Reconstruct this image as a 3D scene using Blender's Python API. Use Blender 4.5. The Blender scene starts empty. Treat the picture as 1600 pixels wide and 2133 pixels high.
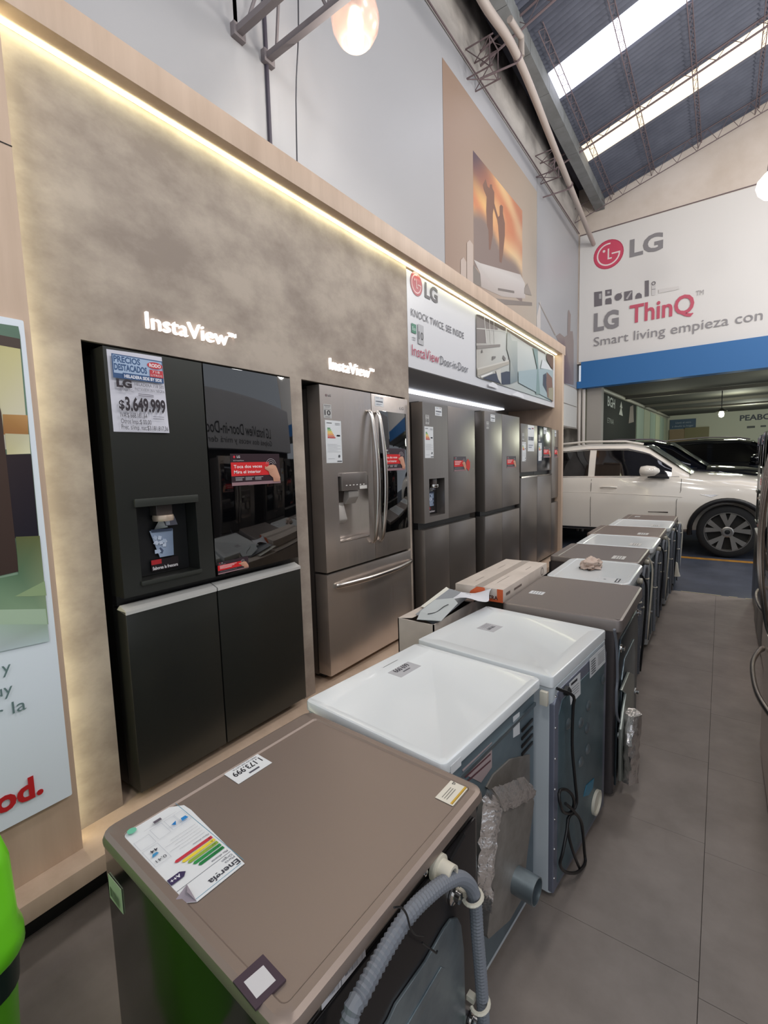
import bpy, bmesh, math, random
from mathutils import Vector, Matrix, noise
from mathutils.geometry import tessellate_polygon
random.seed(7)
S = bpy.context.scene
COL = S.collection
# ------------------------------------------------------------------ camera
FPX = 973.34; HC = 1.6
yaw, pit, rol = (math.radians(a) for a in (35.866, -5.80, -1.654))
f_ = Vector((-math.sin(yaw)*math.cos(pit), math.cos(yaw)*math.cos(pit), math.sin(pit)))
r0 = Vector((math.cos(yaw), math.sin(yaw), 0)); u0 = r0.cross(f_)
r_ = math.cos(rol)*r0 + math.sin(rol)*u0; u_ = -math.sin(rol)*r0 + math.cos(rol)*u0
CAM = Vector((0, 0, HC))
cd = bpy.data.cameras.new('camera'); cam = bpy.data.objects.new('camera', cd); COL.objects.link(cam)
cam.matrix_world = Matrix(((r_.x, u_.x, -f_.x, 0), (r_.y, u_.y, -f_.y, 0), (r_.z, u_.z, -f_.z, HC), (0, 0, 0, 1)))
cd.sensor_fit = 'VERTICAL'; cd.sensor_height = 24; cd.sensor_width = 18
cd.lens = 24*FPX/2133; cd.clip_start = .02; cd.clip_end = 200
S.camera = cam
# ------------------------------------------------------------------ world, exposure, lamps
w = bpy.data.worlds.new('world'); S.world = w; w.use_nodes = True
w.node_tree.nodes['Background'].inputs[0].default_value = (.80, .86, .95, 1)
w.node_tree.nodes['Background'].inputs[1].default_value = .75
S.view_settings.view_transform = 'Standard'; S.view_settings.look = 'None'
S.view_settings.exposure = 0; S.view_settings.gamma = 1; S.view_settings.use_curve_mapping = False

def lamp(loc, power, size=.18, col=(1, .97, .93)):
    l = bpy.data.lights.new('bay_and_fill_light', 'POINT'); l.energy = power; l.shadow_soft_size = size; l.color = col
    o = bpy.data.objects.new('bay_and_fill_light', l); o.location = loc; COL.objects.link(o); return o
for loc, pw in (((1.9, 1.2, 4.6), 120), ((-.1, -.9, 4.7), 105), ((2.4, 4.6, 4.8), 130), ((-.1, 5.8, 5.0), 105), ((2.2, 8.0, 5.0), 200), ((4.0, 1.0, 4.6), 90), ((-.3, 2.4, 5.2), 60)):  # unseen ceiling lamps; the last is fill added to brighten the low fridge fronts
    lamp(loc, pw, .25)
for loc, pw in (((1.2, 12.6, 2.8), 24), ((.3, 17, 2.9), 60), ((.8, 23, 3.1), 130), ((-1.2, 14.6, 2.6), 18)):  # unseen fill added to brighten the far hall, apart from its hanging lamp
    lamp(loc, pw, .2, (.95, 1, .80))

# ------------------------------------------------------------------ helpers
TURN = None          # (centre, angle) of the machine being built, so its parts can be laid out square and turned with it
def hit(px, py, ax, val):
    d = (px-800)*r_ + (1066.5-py)*u_ + FPX*f_; c = CAM
    if TURN:
        m = Matrix.Rotation(-TURN[1], 3, 'Z'); d = m @ d; c = TURN[0]+m @ (CAM-TURN[0])
    i = 'XYZ'.index(ax); t = (val-c[i])/d[i]
    return c + d*t
def turn(x0, x1, y0, y1, deg):
    global TURN
    TURN = (Vector(((x0+x1)/2, (y0+y1)/2, 0)), math.radians(deg))
def hits(pts, ax, val): return [hit(x, y, ax, val) for x, y in pts]
def lin(c):
    c = c/255.
    return c/12.92 if c <= .04045 else ((c+.055)/1.055)**2.4
def rgb(c): return (lin(c[0]), lin(c[1]), lin(c[2]), 1)
MATS = {}
def mat(name, col, rough=.5, metal=0., emit=0., noise_=None, bump=None, brush=None, coat=0., col2=None, spec=None, trans=0.):
    if name in MATS: return MATS[name]
    m = bpy.data.materials.new(name); m.use_nodes = True; nt = m.node_tree; N = nt.nodes; L = nt.links
    b = N['Principled BSDF']; b.inputs['Base Color'].default_value = rgb(col)
    b.inputs['Roughness'].default_value = rough; b.inputs['Metallic'].default_value = metal
    if spec is not None: b.inputs['Specular IOR Level'].default_value = spec
    if coat: b.inputs['Coat Weight'].default_value = coat; b.inputs['Coat Roughness'].default_value = .06
    if trans: b.inputs['Transmission Weight'].default_value = trans
    if emit:
        b.inputs['Emission Color'].default_value = rgb(col); b.inputs['Emission Strength'].default_value = emit
    tc = N.new('ShaderNodeTexCoord')
    if noise_:
        sc, c2 = noise_[0], noise_[1]; det = noise_[2] if len(noise_) > 2 else 4
        mp = N.new('ShaderNodeMapping'); mp.inputs['Scale'].default_value = sc if isinstance(sc, tuple) else (sc, sc, sc)
        nz = N.new('ShaderNodeTexNoise'); nz.inputs['Scale'].default_value = 1; nz.inputs['Detail'].default_value = det; nz.inputs['Roughness'].default_value = .62
        rp = N.new('ShaderNodeValToRGB'); e0 = noise_[3] if len(noise_) > 3 else .32; rp.color_ramp.elements[0].position = e0; rp.color_ramp.elements[1].position = 1-e0
        rp.color_ramp.elements[0].color = rgb(c2); rp.color_ramp.elements[1].color = rgb(col)
        L.new(tc.outputs['Object'], mp.inputs[0]); L.new(mp.outputs[0], nz.inputs['Vector']); L.new(nz.outputs['Fac'], rp.inputs[0])
        L.new(rp.outputs[0], b.inputs['Base Color'])
    bb = brush or bump
    if bb:
        sc, st = bb[0], bb[1]
        mp = N.new('ShaderNodeMapping'); mp.inputs['Scale'].default_value = sc if isinstance(sc, tuple) else (sc, sc, sc)
        nz = N.new('ShaderNodeTexNoise'); nz.inputs['Scale'].default_value = 1; nz.inputs['Detail'].default_value = 3
        bp = N.new('ShaderNodeBump'); bp.inputs['Strength'].default_value = st; bp.inputs['Distance'].default_value = bb[2] if len(bb) > 2 else .001
        L.new(tc.outputs['Object'], mp.inputs[0]); L.new(mp.outputs[0], nz.inputs['Vector']); L.new(nz.outputs['Fac'], bp.inputs['Height']); L.new(bp.outputs[0], b.inputs['Normal'])
    MATS[name] = m; return m
def print_mat(name, rough=.6, metal=0, emit=0):
    if name in MATS: return MATS[name]
    m = bpy.data.materials.new(name); m.use_nodes = True; nt = m.node_tree
    a = nt.nodes.new('ShaderNodeAttribute'); a.attribute_name = 'Col'; b = nt.nodes['Principled BSDF']
    nt.links.new(a.outputs['Color'], b.inputs['Base Color']); b.inputs['Roughness'].default_value = rough
    MATS[name] = m; return m

def wloc(o):
    v = Vector((0, 0, 0))
    while o is not None: v += o.location; o = o.parent
    return v
def link(name, me, parent=None, loc=None, kind=None):
    o = bpy.data.objects.new(name, me); COL.objects.link(o)
    if parent is not None: o.parent = parent
    if kind: o['kind'] = kind
    return o
def tag(o, label, cat, group=None):
    o['label'] = label; o['category'] = cat
    if group: o['group'] = group
    return o
def thing(name, label, cat, loc=(0, 0, 0), group=None):
    o = bpy.data.objects.new(name, None); COL.objects.link(o); o.location = loc; o.empty_display_size = .1
    return tag(o, label, cat, group)

class MB:
    def __init__(s): s.v = []; s.f = []
    def add(s, v, f):
        n = len(s.v); s.v += [Vector(p) for p in v]; s.f += [tuple(i+n for i in q) for q in f]; return s
    def box(s, a, b):
        (x0, y0, z0), (x1, y1, z1) = a, b
        x0, x1 = min(x0, x1), max(x0, x1); y0, y1 = min(y0, y1), max(y0, y1); z0, z1 = min(z0, z1), max(z0, z1)
        return s.add([(x0, y0, z0), (x1, y0, z0), (x1, y1, z0), (x0, y1, z0), (x0, y0, z1), (x1, y0, z1), (x1, y1, z1), (x0, y1, z1)],
              [(0, 3, 2, 1), (4, 5, 6, 7), (0, 1, 5, 4), (1, 2, 6, 5), (2, 3, 7, 6), (3, 0, 4, 7)])
    def loft(s, rings, cap=True, closed=True):
        n = len(rings[0]); v = [p for r in rings for p in r]; f = []
        for i in range(len(rings)-1):
            for j in range(n if closed else n-1):
                k = (j+1) % n
                f.append((i*n+j, i*n+k, (i+1)*n+k, (i+1)*n+j))
        if cap: f.append(tuple(reversed(range(n)))); f.append(tuple(range((len(rings)-1)*n, len(rings)*n)))
        return s.add(v, f)
    def prism(s, pts, d):          # planar polygon extruded by vector d
        pts = [Vector(p) for p in pts]; d = Vector(d)
        n = len(pts); tri = tessellate_polygon([pts])
        f = [tuple(t) for t in tri] + [tuple(i+n for i in reversed(t)) for t in tri]
        for i in range(n): j = (i+1) % n; f.append((i, j, j+n, i+n))
        return s.add(pts+[p+d for p in pts], f)
    def tube(s, pts, r, n=8, cap=True):
        pts = [Vector(p) for p in pts]; rings = []; up = Vector((0, 0, 1)); pn = None
        for i, p in enumerate(pts):
            t = (pts[min(i+1, len(pts)-1)]-pts[max(i-1, 0)]).normalized()
            a = (pn - t*pn.dot(t)) if pn is not None else t.cross(up if abs(t.z) < .9 else Vector((1, 0, 0)))
            a.normalize(); pn = a; b = t.cross(a); rr = r[i] if isinstance(r, (list, tuple)) else r
            rings.append([p+(a*math.cos(q)+b*math.sin(q))*rr for q in (2*math.pi*k/n for k in range(n))])
        return s.loft(rings, cap)
    def lathe(s, prof, c, ax='Z', n=24, cap=True):
        c = Vector(c); rings = []
        for r, h in prof:
            ring = []
            for k in range(n):
                a = 2*math.pi*k/n; p, q = r*math.cos(a), r*math.sin(a)
                ring.append(c+Vector({'Z': (p, q, h), 'X': (h, p, q), 'Y': (q, h, p)}[ax]))
            rings.append(ring)
        return s.loft(rings, cap)
    def build(s, name, m, parent=None, bevel=0, seg=2, smooth=None, kind=None, fix=True):
        o0 = wloc(parent) if parent is not None else Vector((0, 0, 0))
        me = bpy.data.meshes.new(name); me.from_pydata([v-o0 for v in s.v], [], s.f)
        bm = bmesh.new(); bm.from_mesh(me)
        if fix: bmesh.ops.recalc_face_normals(bm, faces=bm.faces)
        if bevel: bmesh.ops.bevel(bm, geom=[e for e in bm.edges if len(e.link_faces) == 2 and e.calc_face_angle(0) > .5], offset=bevel, segments=seg, profile=.6, affect='EDGES', clamp_overlap=True)
        bm.to_mesh(me); bm.free()
        if smooth is None: smooth = bool(bevel)
        if smooth:
            me.shade_smooth(); me.set_sharp_from_angle(angle=math.radians(smooth if smooth > 1 else 40))
        me.materials.append(m)
        return link(name, me, parent, kind=kind)
def rrect(x0, x1, y0, y1, z, r, n=4):
    r = max(r, .0005); out = []
    for cx, cy, a0 in ((x1-r, y1-r, 0), (x0+r, y1-r, 90), (x0+r, y0+r, 180), (x1-r, y0+r, 270)):
        for k in range(n+1):
            a = math.radians(a0+90*k/n); out.append(Vector((cx+r*math.cos(a), cy+r*math.sin(a), z)))
    return out
def smooth_path(pts, n=8):
    pts = [Vector(p) for p in pts]; P = [pts[0]]+pts+[pts[-1]]; out = []
    for i in range(1, len(P)-2):
        a, b, c, d = P[i-1:i+3]
        for k in range(n):
            t = k/n; out.append(.5*((2*b)+(c-a)*t+(2*a-5*b+4*c-d)*t*t+(-a+3*b-3*c+d)*t**3))
    return out+[pts[-1]]
def resample(pts, step):
    out = [pts[0]]; acc = 0
    for a, b in zip(pts, pts[1:]):
        L = (b-a).length; d = step-acc
        while d <= L: out.append(a+(b-a)*(d/L)); d += step
        acc = L-(d-step)
    return out
# ---- text -> 2D triangles
FC = {}
def glyphs(sx, bold=0.):
    k = (sx, bold)
    if k not in FC:
        c = bpy.data.curves.new('t', 'FONT'); c.body = sx; c.size = 1; c.offset = bold; c.resolution_u = 3; c.fill_mode = 'FRONT'
        o = bpy.data.objects.new('t', c); me = bpy.data.meshes.new_from_object(o)
        FC[k] = ([(v.co.x, v.co.y) for v in me.vertices], [tuple(p.vertices) for p in me.polygons])
        bpy.data.objects.remove(o); bpy.data.curves.remove(c); bpy.data.meshes.remove(me)
    return FC[k]
CAP = max(y for x, y in glyphs('H')[0])
class Print:
    """flat print on a real surface: polygons with a colour per corner"""
    def __init__(s, o, u, v, lift=.0006, step=.00012):
        s.o = Vector(o); s.u = Vector(u).normalized(); s.v = Vector(v).normalized(); s.n = s.u.cross(s.v)
        s.vs = []; s.fs = []; s.cs = []; s.z = lift; s.step = step
    def raw(s, pts, faces, cols):
        n = len(s.vs); s.vs += [s.o+s.u*x+s.v*y+s.n*s.z for x, y in pts]
        for f in faces:
            s.fs.append(tuple(i+n for i in f)); s.cs += [cols[i] if isinstance(cols, list) else cols for i in f]
        s.z += s.step; return s
    def poly(s, pts, col):
        tri = tessellate_polygon([[Vector((x, y, 0)) for x, y in pts]])
        fs = []
        for t in tri:
            (ax, ay), (bx, by), (cx, cy) = (pts[i] for i in t)
            fs.append(t if (bx-ax)*(cy-ay)-(by-ay)*(cx-ax) > 0 else t[::-1])
        return s.raw(pts, fs, col)
    def rect(s, x0, y0, x1, y1, col): return s.raw([(x0, y0), (x1, y0), (x1, y1), (x0, y1)], [(0, 1, 2, 3)], col)
    def px(s, pts, ax, val, col):
        out = []
        for p in hits(pts, ax, val): d = p-s.o; out.append((d.dot(s.u), d.dot(s.v)))
        return s.poly(out, col)
    def text(s, t, x, y, h, col, w=None, bold=0., al='L', flip=False):
        V, F = glyphs(t, bold)
        if not V: return s
        x0 = min(a for a, b in V); x1 = max(a for a, b in V); k = h/CAP; kx = (w/(x1-x0)) if w else k
        W = (x1-x0)*kx; ox = x-(0 if al == 'L' else W/2 if al == 'C' else W)
        pts = [(ox+(a-x0)*kx, y+b*k) for a, b in V]
        if flip: pts = [(2*ox+W-a, b) for a, b in pts]
        return s.raw(pts, F, col)
    def disc(s, cx, cy, r, col, n=28, ry=None):
        ry = ry or r
        return s.raw([(cx+r*math.cos(2*math.pi*k/n), cy+ry*math.sin(2*math.pi*k/n)) for k in range(n)], [tuple(range(n))], col)
    def arc(s, cx, cy, r, t, a0, a1, col, n=24):
        P = [];
        for k in range(n+1):
            a = math.radians(a0+(a1-a0)*k/n); P += [(cx+(r-t)*math.cos(a), cy+(r-t)*math.sin(a)), (cx+r*math.cos(a), cy+r*math.sin(a))]
        return s.raw(P, [(2*k, 2*k+1, 2*k+3, 2*k+2) for k in range(n)], col)
    def logo(s, cx, cy, r, c1=(196, 45, 80), c2=(235, 215, 215), c3=(150, 40, 70)):
        s.disc(cx, cy, r*1.03, c3); s.disc(cx, cy, r*.97, c1)
        t = r*.1; R = r*.8
        s.arc(cx, cy, R, t, 80, 360, c2)
        s.rect(cx+R*.28, cy-t*.5, cx+R, cy+t*.5, c2)
        s.rect(cx-t*.5, cy-R*.45, cx+t*.5, cy+R*.5, c2); s.rect(cx-t*.5, cy-R*.45, cx+R*.3, cy-R*.45+t, c2)
        s.disc(cx-R*.38, cy+R*.36, t*.95, c2); return s
    def build(s, name, parent, m=None, kind=None):
        o0 = wloc(parent) if parent is not None else Vector((0, 0, 0))
        me = bpy.data.meshes.new(name); me.from_pydata([v-o0 for v in s.vs], [], s.fs)
        a = me.color_attributes.new('Col', 'FLOAT_COLOR', 'CORNER')
        for i, c in enumerate(s.cs): a.data[i].color = rgb(c)
        me.materials.append(m or print_mat('printed_paper'))
        return link(name, me, parent, kind=kind)
def copy_tree(o, parent=None):
    c = o.copy(); COL.objects.link(c)
    if parent is not None: c.parent = parent
    for ch in o.children: copy_tree(ch, c)
    return c

# ------------------------------------------------------------------ materials
WOOD = mat('light_oak_laminate', (208, 182, 160), .5, noise_=((9, 9, .9), (190, 164, 142), 6), bump=((40, 40, 4), .15))
CONC = mat('taupe_microcement', (184, 170, 156), .7, noise_=((3.2, 3.0, 4.4), (149, 135, 124), 14, .37), bump=(26, .15))
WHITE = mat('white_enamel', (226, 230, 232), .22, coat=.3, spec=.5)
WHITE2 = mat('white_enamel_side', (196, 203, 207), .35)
TAUPE = mat('taupe_enamel', (148, 133, 124), .42, .55, bump=(500, .05))
TAUPE_D = mat('dark_brown_enamel', (30, 27, 25), .1)
TAUPE_D.node_tree.nodes['Principled BSDF'].inputs['IOR'].default_value = 2.3
GREYM = mat('grey_silver_enamel', (140, 131, 127), .4, .5)
GREYD = mat('dark_grey_enamel', (78, 74, 76), .25, .45, coat=.3)
GALV = mat('galvanised_sheet', (150, 162, 168), .38, .8, noise_=(7, (118, 130, 138), 5), bump=(30, .05))
GALVD = mat('dark_galvanised_sheet', (84, 96, 104), .34, .75, noise_=(6, (64, 76, 84), 4))
STEEL = mat('brushed_steel', (206, 197, 190), .27, .86, bump=((2, 5, .45), .35, .012))
STEELS = mat('fridge_side_grey', (104, 97, 92), .42, .5)
DSTEEL = mat('graphite_steel', (146, 139, 134), .33, .8, bump=((2, 4, .45), .3, .012))
BSTEEL = mat('black_steel', (74, 75, 72), .32, .8, brush=((3, 3, 700), .08, .0006))
BSIDE = mat('black_side', (38, 36, 34), .35, .3)
BGLASS = mat('black_glass', (6, 6, 8), .03)
BGLASS.node_tree.nodes['Principled BSDF'].inputs['IOR'].default_value = 2.1
CHROME = mat('chrome', (225, 222, 218), .12, 1.)
SATIN = mat('satin_handle', (205, 198, 192), .25, 1., brush=((3, 900, 3), .08, .0005))
BLACKP = mat('black_plastic', (22, 22, 24), .4)
GREYP = mat('grey_plastic', (116, 120, 128), .5)
WHITEP = mat('off_white_plastic', (214, 208, 192), .45)
DARK = mat('dark_recess', (26, 24, 23), .7)
LABELW = mat('white_label', (224, 226, 228), .5)
PLASTER = mat('stained_plaster', (212, 205, 198), .85, noise_=((.9, .5, 1.3), (158, 150, 143), 10))
PLASTERF = mat('warm_plaster', (226, 214, 204), .85, noise_=(.9, (205, 190, 176), 7))
BANNERW = mat('white_banner_vinyl', (172, 171, 173), .42)
BANNERF = mat('far_banner_vinyl', (222, 218, 214), .5)
BLUE = mat('blue_paint', (42, 106, 166), .55)
CEIL = mat('corrugated_roof_metal', (94, 97, 110), .6, .1, noise_=(2, (76, 79, 92), 5))
IRON = mat('painted_iron', (128, 120, 122), .6)
RUST = mat('rusty_iron', (112, 96, 98), .7)
FLOOR = mat('vinyl_tile', (158, 146, 138), .45, noise_=((3.5, 3.5, 3.5), (136, 125, 117), 8), bump=(60, .06))
FLOORB = mat('blue_grey_floor_paint', (78, 84, 98), .5, noise_=(2.2, (58, 63, 75), 7))
LED = mat('warm_led', (250, 250, 214), .5, emit=11)
LEDS = mat('warm_led_band', (255, 232, 186), .5, emit=1.6)
LEDW = mat('white_led', (240, 244, 255), .5, emit=2.2)
SIGNL = mat('lit_letters', (255, 248, 244), .5, emit=1.15)
CARW = mat('white_car_paint', (240, 232, 220), .15, coat=1.)
CARB = mat('dark_car_paint', (10, 12, 22), .06, coat=1., spec=.7)
CARG = mat('car_glass', (14, 13, 15), .04, spec=.8)
WSCR = mat('windscreen_glass', (92, 98, 96), .05, spec=.8)
TYRE = mat('tyre_rubber', (34, 34, 35), .8, bump=(60, .3))
RIM = mat('alloy_rim', (178, 174, 168), .28, .9)
CARD = mat('white_cardboard', (214, 202, 192), .8, noise_=(6, (200, 188, 178), 4))
LIME = mat('lime_plastic', (112, 205, 40), .3)
FOIL = mat('foil_tape', (216, 210, 206), .24, .75, bump=(34, .8, .012))
COVER = mat('dull_galvanised_cover', (146, 140, 134), .5, .35, noise_=(14, (122, 117, 111), 6))

# ------------------------------------------------------------------ setting: floor
XW = -2.60; YF = 10.812; ZP = .27
def struct(o): o['kind'] = 'structure'; return o
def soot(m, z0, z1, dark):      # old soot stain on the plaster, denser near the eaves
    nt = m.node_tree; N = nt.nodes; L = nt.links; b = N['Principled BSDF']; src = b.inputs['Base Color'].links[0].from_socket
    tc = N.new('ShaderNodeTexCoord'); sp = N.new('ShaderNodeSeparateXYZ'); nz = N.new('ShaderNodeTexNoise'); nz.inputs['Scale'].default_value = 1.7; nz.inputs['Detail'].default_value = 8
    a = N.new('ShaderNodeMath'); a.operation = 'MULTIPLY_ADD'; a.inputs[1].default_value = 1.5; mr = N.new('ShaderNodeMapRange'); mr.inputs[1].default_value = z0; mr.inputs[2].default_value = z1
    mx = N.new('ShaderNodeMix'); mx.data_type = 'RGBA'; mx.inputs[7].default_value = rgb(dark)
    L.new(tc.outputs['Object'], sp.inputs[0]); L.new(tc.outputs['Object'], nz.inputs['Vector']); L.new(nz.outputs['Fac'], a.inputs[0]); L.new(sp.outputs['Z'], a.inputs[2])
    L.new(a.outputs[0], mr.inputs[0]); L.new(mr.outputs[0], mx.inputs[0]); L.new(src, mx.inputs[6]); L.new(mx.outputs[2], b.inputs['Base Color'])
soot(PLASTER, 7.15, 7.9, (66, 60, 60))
fl = struct(MB().box((-4.2, -2.5, -.12), (4.6, 6.47, -.006)).build('floor', DARK))
T = .63
tile_me = None
for i in range(-4, 3):
    for j in range(-3, 11):
        y0 = j*T+(.0 if i < 0 else -.05)+.31; y1 = y0+T
        if y0 >= 6.44: continue
        m_ = MB().box((i*T+.0007, y0+.0007, -.006), ((i+1)*T-.0007, min(y1, 6.45)-.0007, 0))
        m_.build('tile', FLOOR, fl, bevel=.0006, seg=1, smooth=False)
gf = struct(MB().box((-5.2, 6.45, -.12), (4.6, 30, -.002)).build('floor', FLOORB)); 
MB().box((-1.9, 8.62, -.003), (4.0, 8.76, 0.001)).build('yellow_line', mat('yellow_line_paint', (196, 140, 48), .6, noise_=(8, (150, 108, 50), 6)), gf)
tr = MB()
for a, b in ((-.34, .05), (.12, .2), (.27, .5), (.55, 1.2)): tr.box((a, 6.435, 0), (b, 6.455, .004))
tr.build('worn_edge_strip', mat('worn_strip', (186, 176, 150), .6), gf)
# ------------------------------------------------------------------ walls
lw = struct(MB().box((XW-.2, -2.5, 0), (XW, 8.3, 7.14)).box((XW-.2, 8.3, 2.25), (XW, YF+.2, 7.14)).build('wall_left', PLASTER))
def seam(y, z0, z1, ): return MB().box((XW, y-.006, z0), (XW+.012, y+.006, z1))
bl = MB().box((XW, -2.5, 3.16), (XW+.012, 8.06, 6.22)).build('vinyl_panel', BANNERW, lw)
MB().box((XW, 8.075, 3.1), (XW+.012, YF-.03, 6.22)).build('vinyl_panel', BANNERW, lw)
MB().box((XW, 6.9, .4), (XW+.02, YF-.03, 3.05)).build('lower_panel', BANNERW, lw) if False else None
MB().box((XW, 8.3, 2.27), (XW+.02, YF-.03, 2.70)).box((XW, 6.9, 2.72), (XW+.02, YF-.03, 3.06)).build('lower_panel', mat('pale_panel', (206, 203, 198), .6), lw)
MB().tube([(XW+.03, -2.4, 6.235), (XW+.03, 4.4, 6.24), (XW+.03, 7.5, 6.25), (XW+.03, YF-.05, 6.25)], .011, 6).build('cable', RUST, lw)
# picture panels printed on the left wall
pp = Print((XW+.013, 0, 0), (0, 1, 0), (0, 0, 1), lift=.0015, step=.0005); X_ = XW+.014
BR1, BR2, BR3, BR4 = (180, 152, 134), (190, 168, 154), (200, 188, 172), (176, 152, 140)
def mix(a, b, t): t = max(0, min(1, t)); return tuple(a[k]+(b[k]-a[k])*t for k in range(3))
def pgrid(P, ya, yb, za, zb, nx, ny, fn):
    pts = [(ya+(yb-ya)*i/nx, za+(zb-za)*j/ny) for j in range(ny+1) for i in range(nx+1)]
    P.raw(pts, [(j*(nx+1)+i, j*(nx+1)+i+1, (j+1)*(nx+1)+i+1, (j+1)*(nx+1)+i) for j in range(ny) for i in range(nx)], [fn(i/nx, j/ny) for j in range(ny+1) for i in range(nx+1)])
pgrid(pp, 4.88, 8.06, 3.2, 5.92, 10, 12, lambda u, v: mix(mix((152, 128, 114), (184, 172, 158), u**.8), (150, 124, 104), max(0, v-.55)*1.4*(1-u*.7)))
def sky(u, v):
    c = mix((226, 176, 112), (222, 198, 158), u); n = noise.noise(Vector((u*3+v*2, v*4, 2)))
    c = mix(c, (196, 128, 96), .5+1.3*n); c = mix(c, (92, 76, 84), (.42-u)*2.2*(v-.62)*3.4 if v > .62 else 0); c = mix(c, (176, 124, 104), max(0, u-.7)*2.2*v)
    hz = .42-.30*max(0, u-.35)+.05*math.sin(u*9); return mix((132, 116, 110), c, (v-hz)*9)
pgrid(pp, 5.632, 7.37, 4.02, 5.36, 26, 30, sky)
FG = (126, 96, 84)
pp.px([(1012, 372), (1016, 388), (1020, 392), (1021, 384), (1025, 384), (1026, 392), (1030, 400), (1030, 425), (1027, 445), (1027, 490), (1022, 520), (1019, 520), (1018, 480), (1015, 470), (1013, 440), (1014, 410), (1008, 395), (1006, 385)], 'X', X_+.003, FG)
pp.px([(1029, 420), (1038, 452), (1041, 449), (1041, 430), (1044, 426), (1048, 430), (1048, 445), (1052, 465), (1052, 490), (1048, 530), (1045, 548), (1041, 545), (1040, 500), (1038, 470), (1036, 458), (1028, 432)], 'X', X_+.003, FG)
pp.px([(987, 541), (1000, 548), (1084, 572), (1093, 590), (1094, 622), (1046, 618), (1002, 598), (1000, 570)], 'X', X_, [(190, 184, 180), (196, 190, 186), (190, 182, 178), (200, 194, 190), (186, 176, 172), (176, 166, 160), (170, 160, 154), (186, 176, 172)])
pp.px([(986, 552), (1000, 572), (1001, 597), (984, 590)], 'X', X_, (128, 120, 114))
pp.px([(1037, 600), (1071, 606), (1071, 611), (1037, 605)], 'X', X_, (122, 114, 110))
pp.px([(1026, 621), (1108, 630), (1108, 637), (1036, 634)], 'X', X_, (132, 122, 116))
for a in ((963, 572, 969, 536), (976, 586, 983, 500)):
    pp.px([(a[0]-4, a[1]), (a[0]-4, a[3]+6), (a[0]+2, a[3]), (a[2]+2, a[3]+10), (a[2]+2, a[1]+8)], 'X', X_, (186, 170, 160))
pp.px([(1092, 600), (1098, 590), (1104, 606), (1107, 616), (1092, 612)], 'X', X_, (150, 140, 132))
pp.build('printed_picture', bl, print_mat('printed_vinyl', .5))
p2 = Print((XW+.013, 0, 0), (0, 1, 0), (0, 0, 1), lift=.0015, step=.0005)
p2.px([(1118, 660), (1126, 626), (1126, 690), (1119, 700)], 'X', X_, (206, 198, 192))
p2.px([(1122, 630), (1124, 631), (1158, 698), (1156, 699)], 'X', X_, (158, 148, 140))
p2.px([(1158, 700), (1166, 694), (1176, 702), (1182, 698), (1183, 650), (1185, 645), (1189, 655), (1188, 690), (1193, 690), (1195, 712), (1195, 802), (1175, 798), (1175, 724), (1165, 716)], 'X', X_, [(150, 136, 132)]*11+[(110, 92, 98), (118, 98, 104), (150, 140, 142)])
p2.build('printed_picture', lw, print_mat('printed_vinyl', .5))
# brackets / lattice stubs that reach the left wall
for (px, py) in ((1012, 130), (1146, 345)):
    c = hit(px, py, 'X', XW+.2); b_ = MB()
    q = [Vector((XW, c.y+dy, c.z+dz)) for dy, dz in ((-.12, -.16), (.12, -.16), (.12, .16), (-.12, .16))]
    for i in range(4):
        b_.tube([q[i], q[i]+Vector((.34, 0, 0))], .009, 5); b_.tube([q[i]+Vector((.3, 0, 0)), q[(i+1) % 4]+Vector((.3, 0, 0))], .007, 5)
        b_.tube([q[i], q[(i+1) % 4]+Vector((.3, 0, 0))], .006, 5)
    b_.build('lattice_bracket', RUST, lw)
# far wall with the blue band over the opening
fw = struct(MB().box((XW-.2, YF, 3.62), (4.6, YF+.2, 9)).build('wall_back', PLASTERF))
fb = MB().prism([(-2.56, YF-.02, 3.65), (4.5, YF-.02, 3.62), (4.5, YF-.02, 6.2), (-2.56, YF-.02, 6.2)], (0, .02, 0)).build('vinyl_banner', BANNERF, fw)
MB().box((-2.50, YF-.06, 3.10), (4.6, YF+.2, 3.64)).box((-2.58, YF-.06, 3.10), (-2.50, YF, 3.24)).build('blue_band', BLUE, fw)
MB().tube([(-2.56, YF-.03, 6.21), (4.5, YF-.03, 6.22)], .009, 6).build('cable', RUST, fw)
pf = Print((0, YF-.021, 0), (1, 0, 0), (0, 0, 1), lift=.002, step=.0006); GR = (136, 132, 134)
pf.logo(-2.012, 5.70, .272, (206, 74, 100), (236, 218, 216), (186, 60, 88))
pf.text('LG', -1.625, 5.545, .30, GR, .57, .035)
F8 = lambda L: [(1200+x/4, 450+y/4) for x, y in L]
IC = (112, 106, 110); LI = (176, 172, 172)
for L, c in (([(152, 635), (218, 626), (218, 745), (152, 758)], IC), ([(192, 650), (212, 645), (212, 690), (192, 690)], LI), ([(245, 618), (298, 610), (298, 660), (245, 668)], IC), ([(262, 630), (282, 628), (282, 645), (262, 648)], LI), ([(250, 690), (290, 680), (298, 700), (298, 732), (245, 738), (245, 705)], IC), ([(402, 632), (471, 620), (471, 697), (402, 707)], IC), ([(415, 690), (455, 632), (468, 630), (430, 695)], LI), ([(495, 672), (510, 645), (530, 640), (548, 655), (550, 682), (495, 691)], IC), ([(575, 541), (608, 536), (608, 668), (575, 673)], IC), ([(632, 580), (663, 575), (663, 658), (632, 664)], (206, 202, 200)), ([(632, 612), (663, 607), (663, 611), (632, 616)], IC), ([(690, 612), (858, 585), (858, 612), (690, 645)], (212, 207, 203)), ([(365, 645), (382, 638), (384, 641), (367, 650)], IC)): pf.px(F8(L), 'Y', YF-.022, c)
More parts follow.
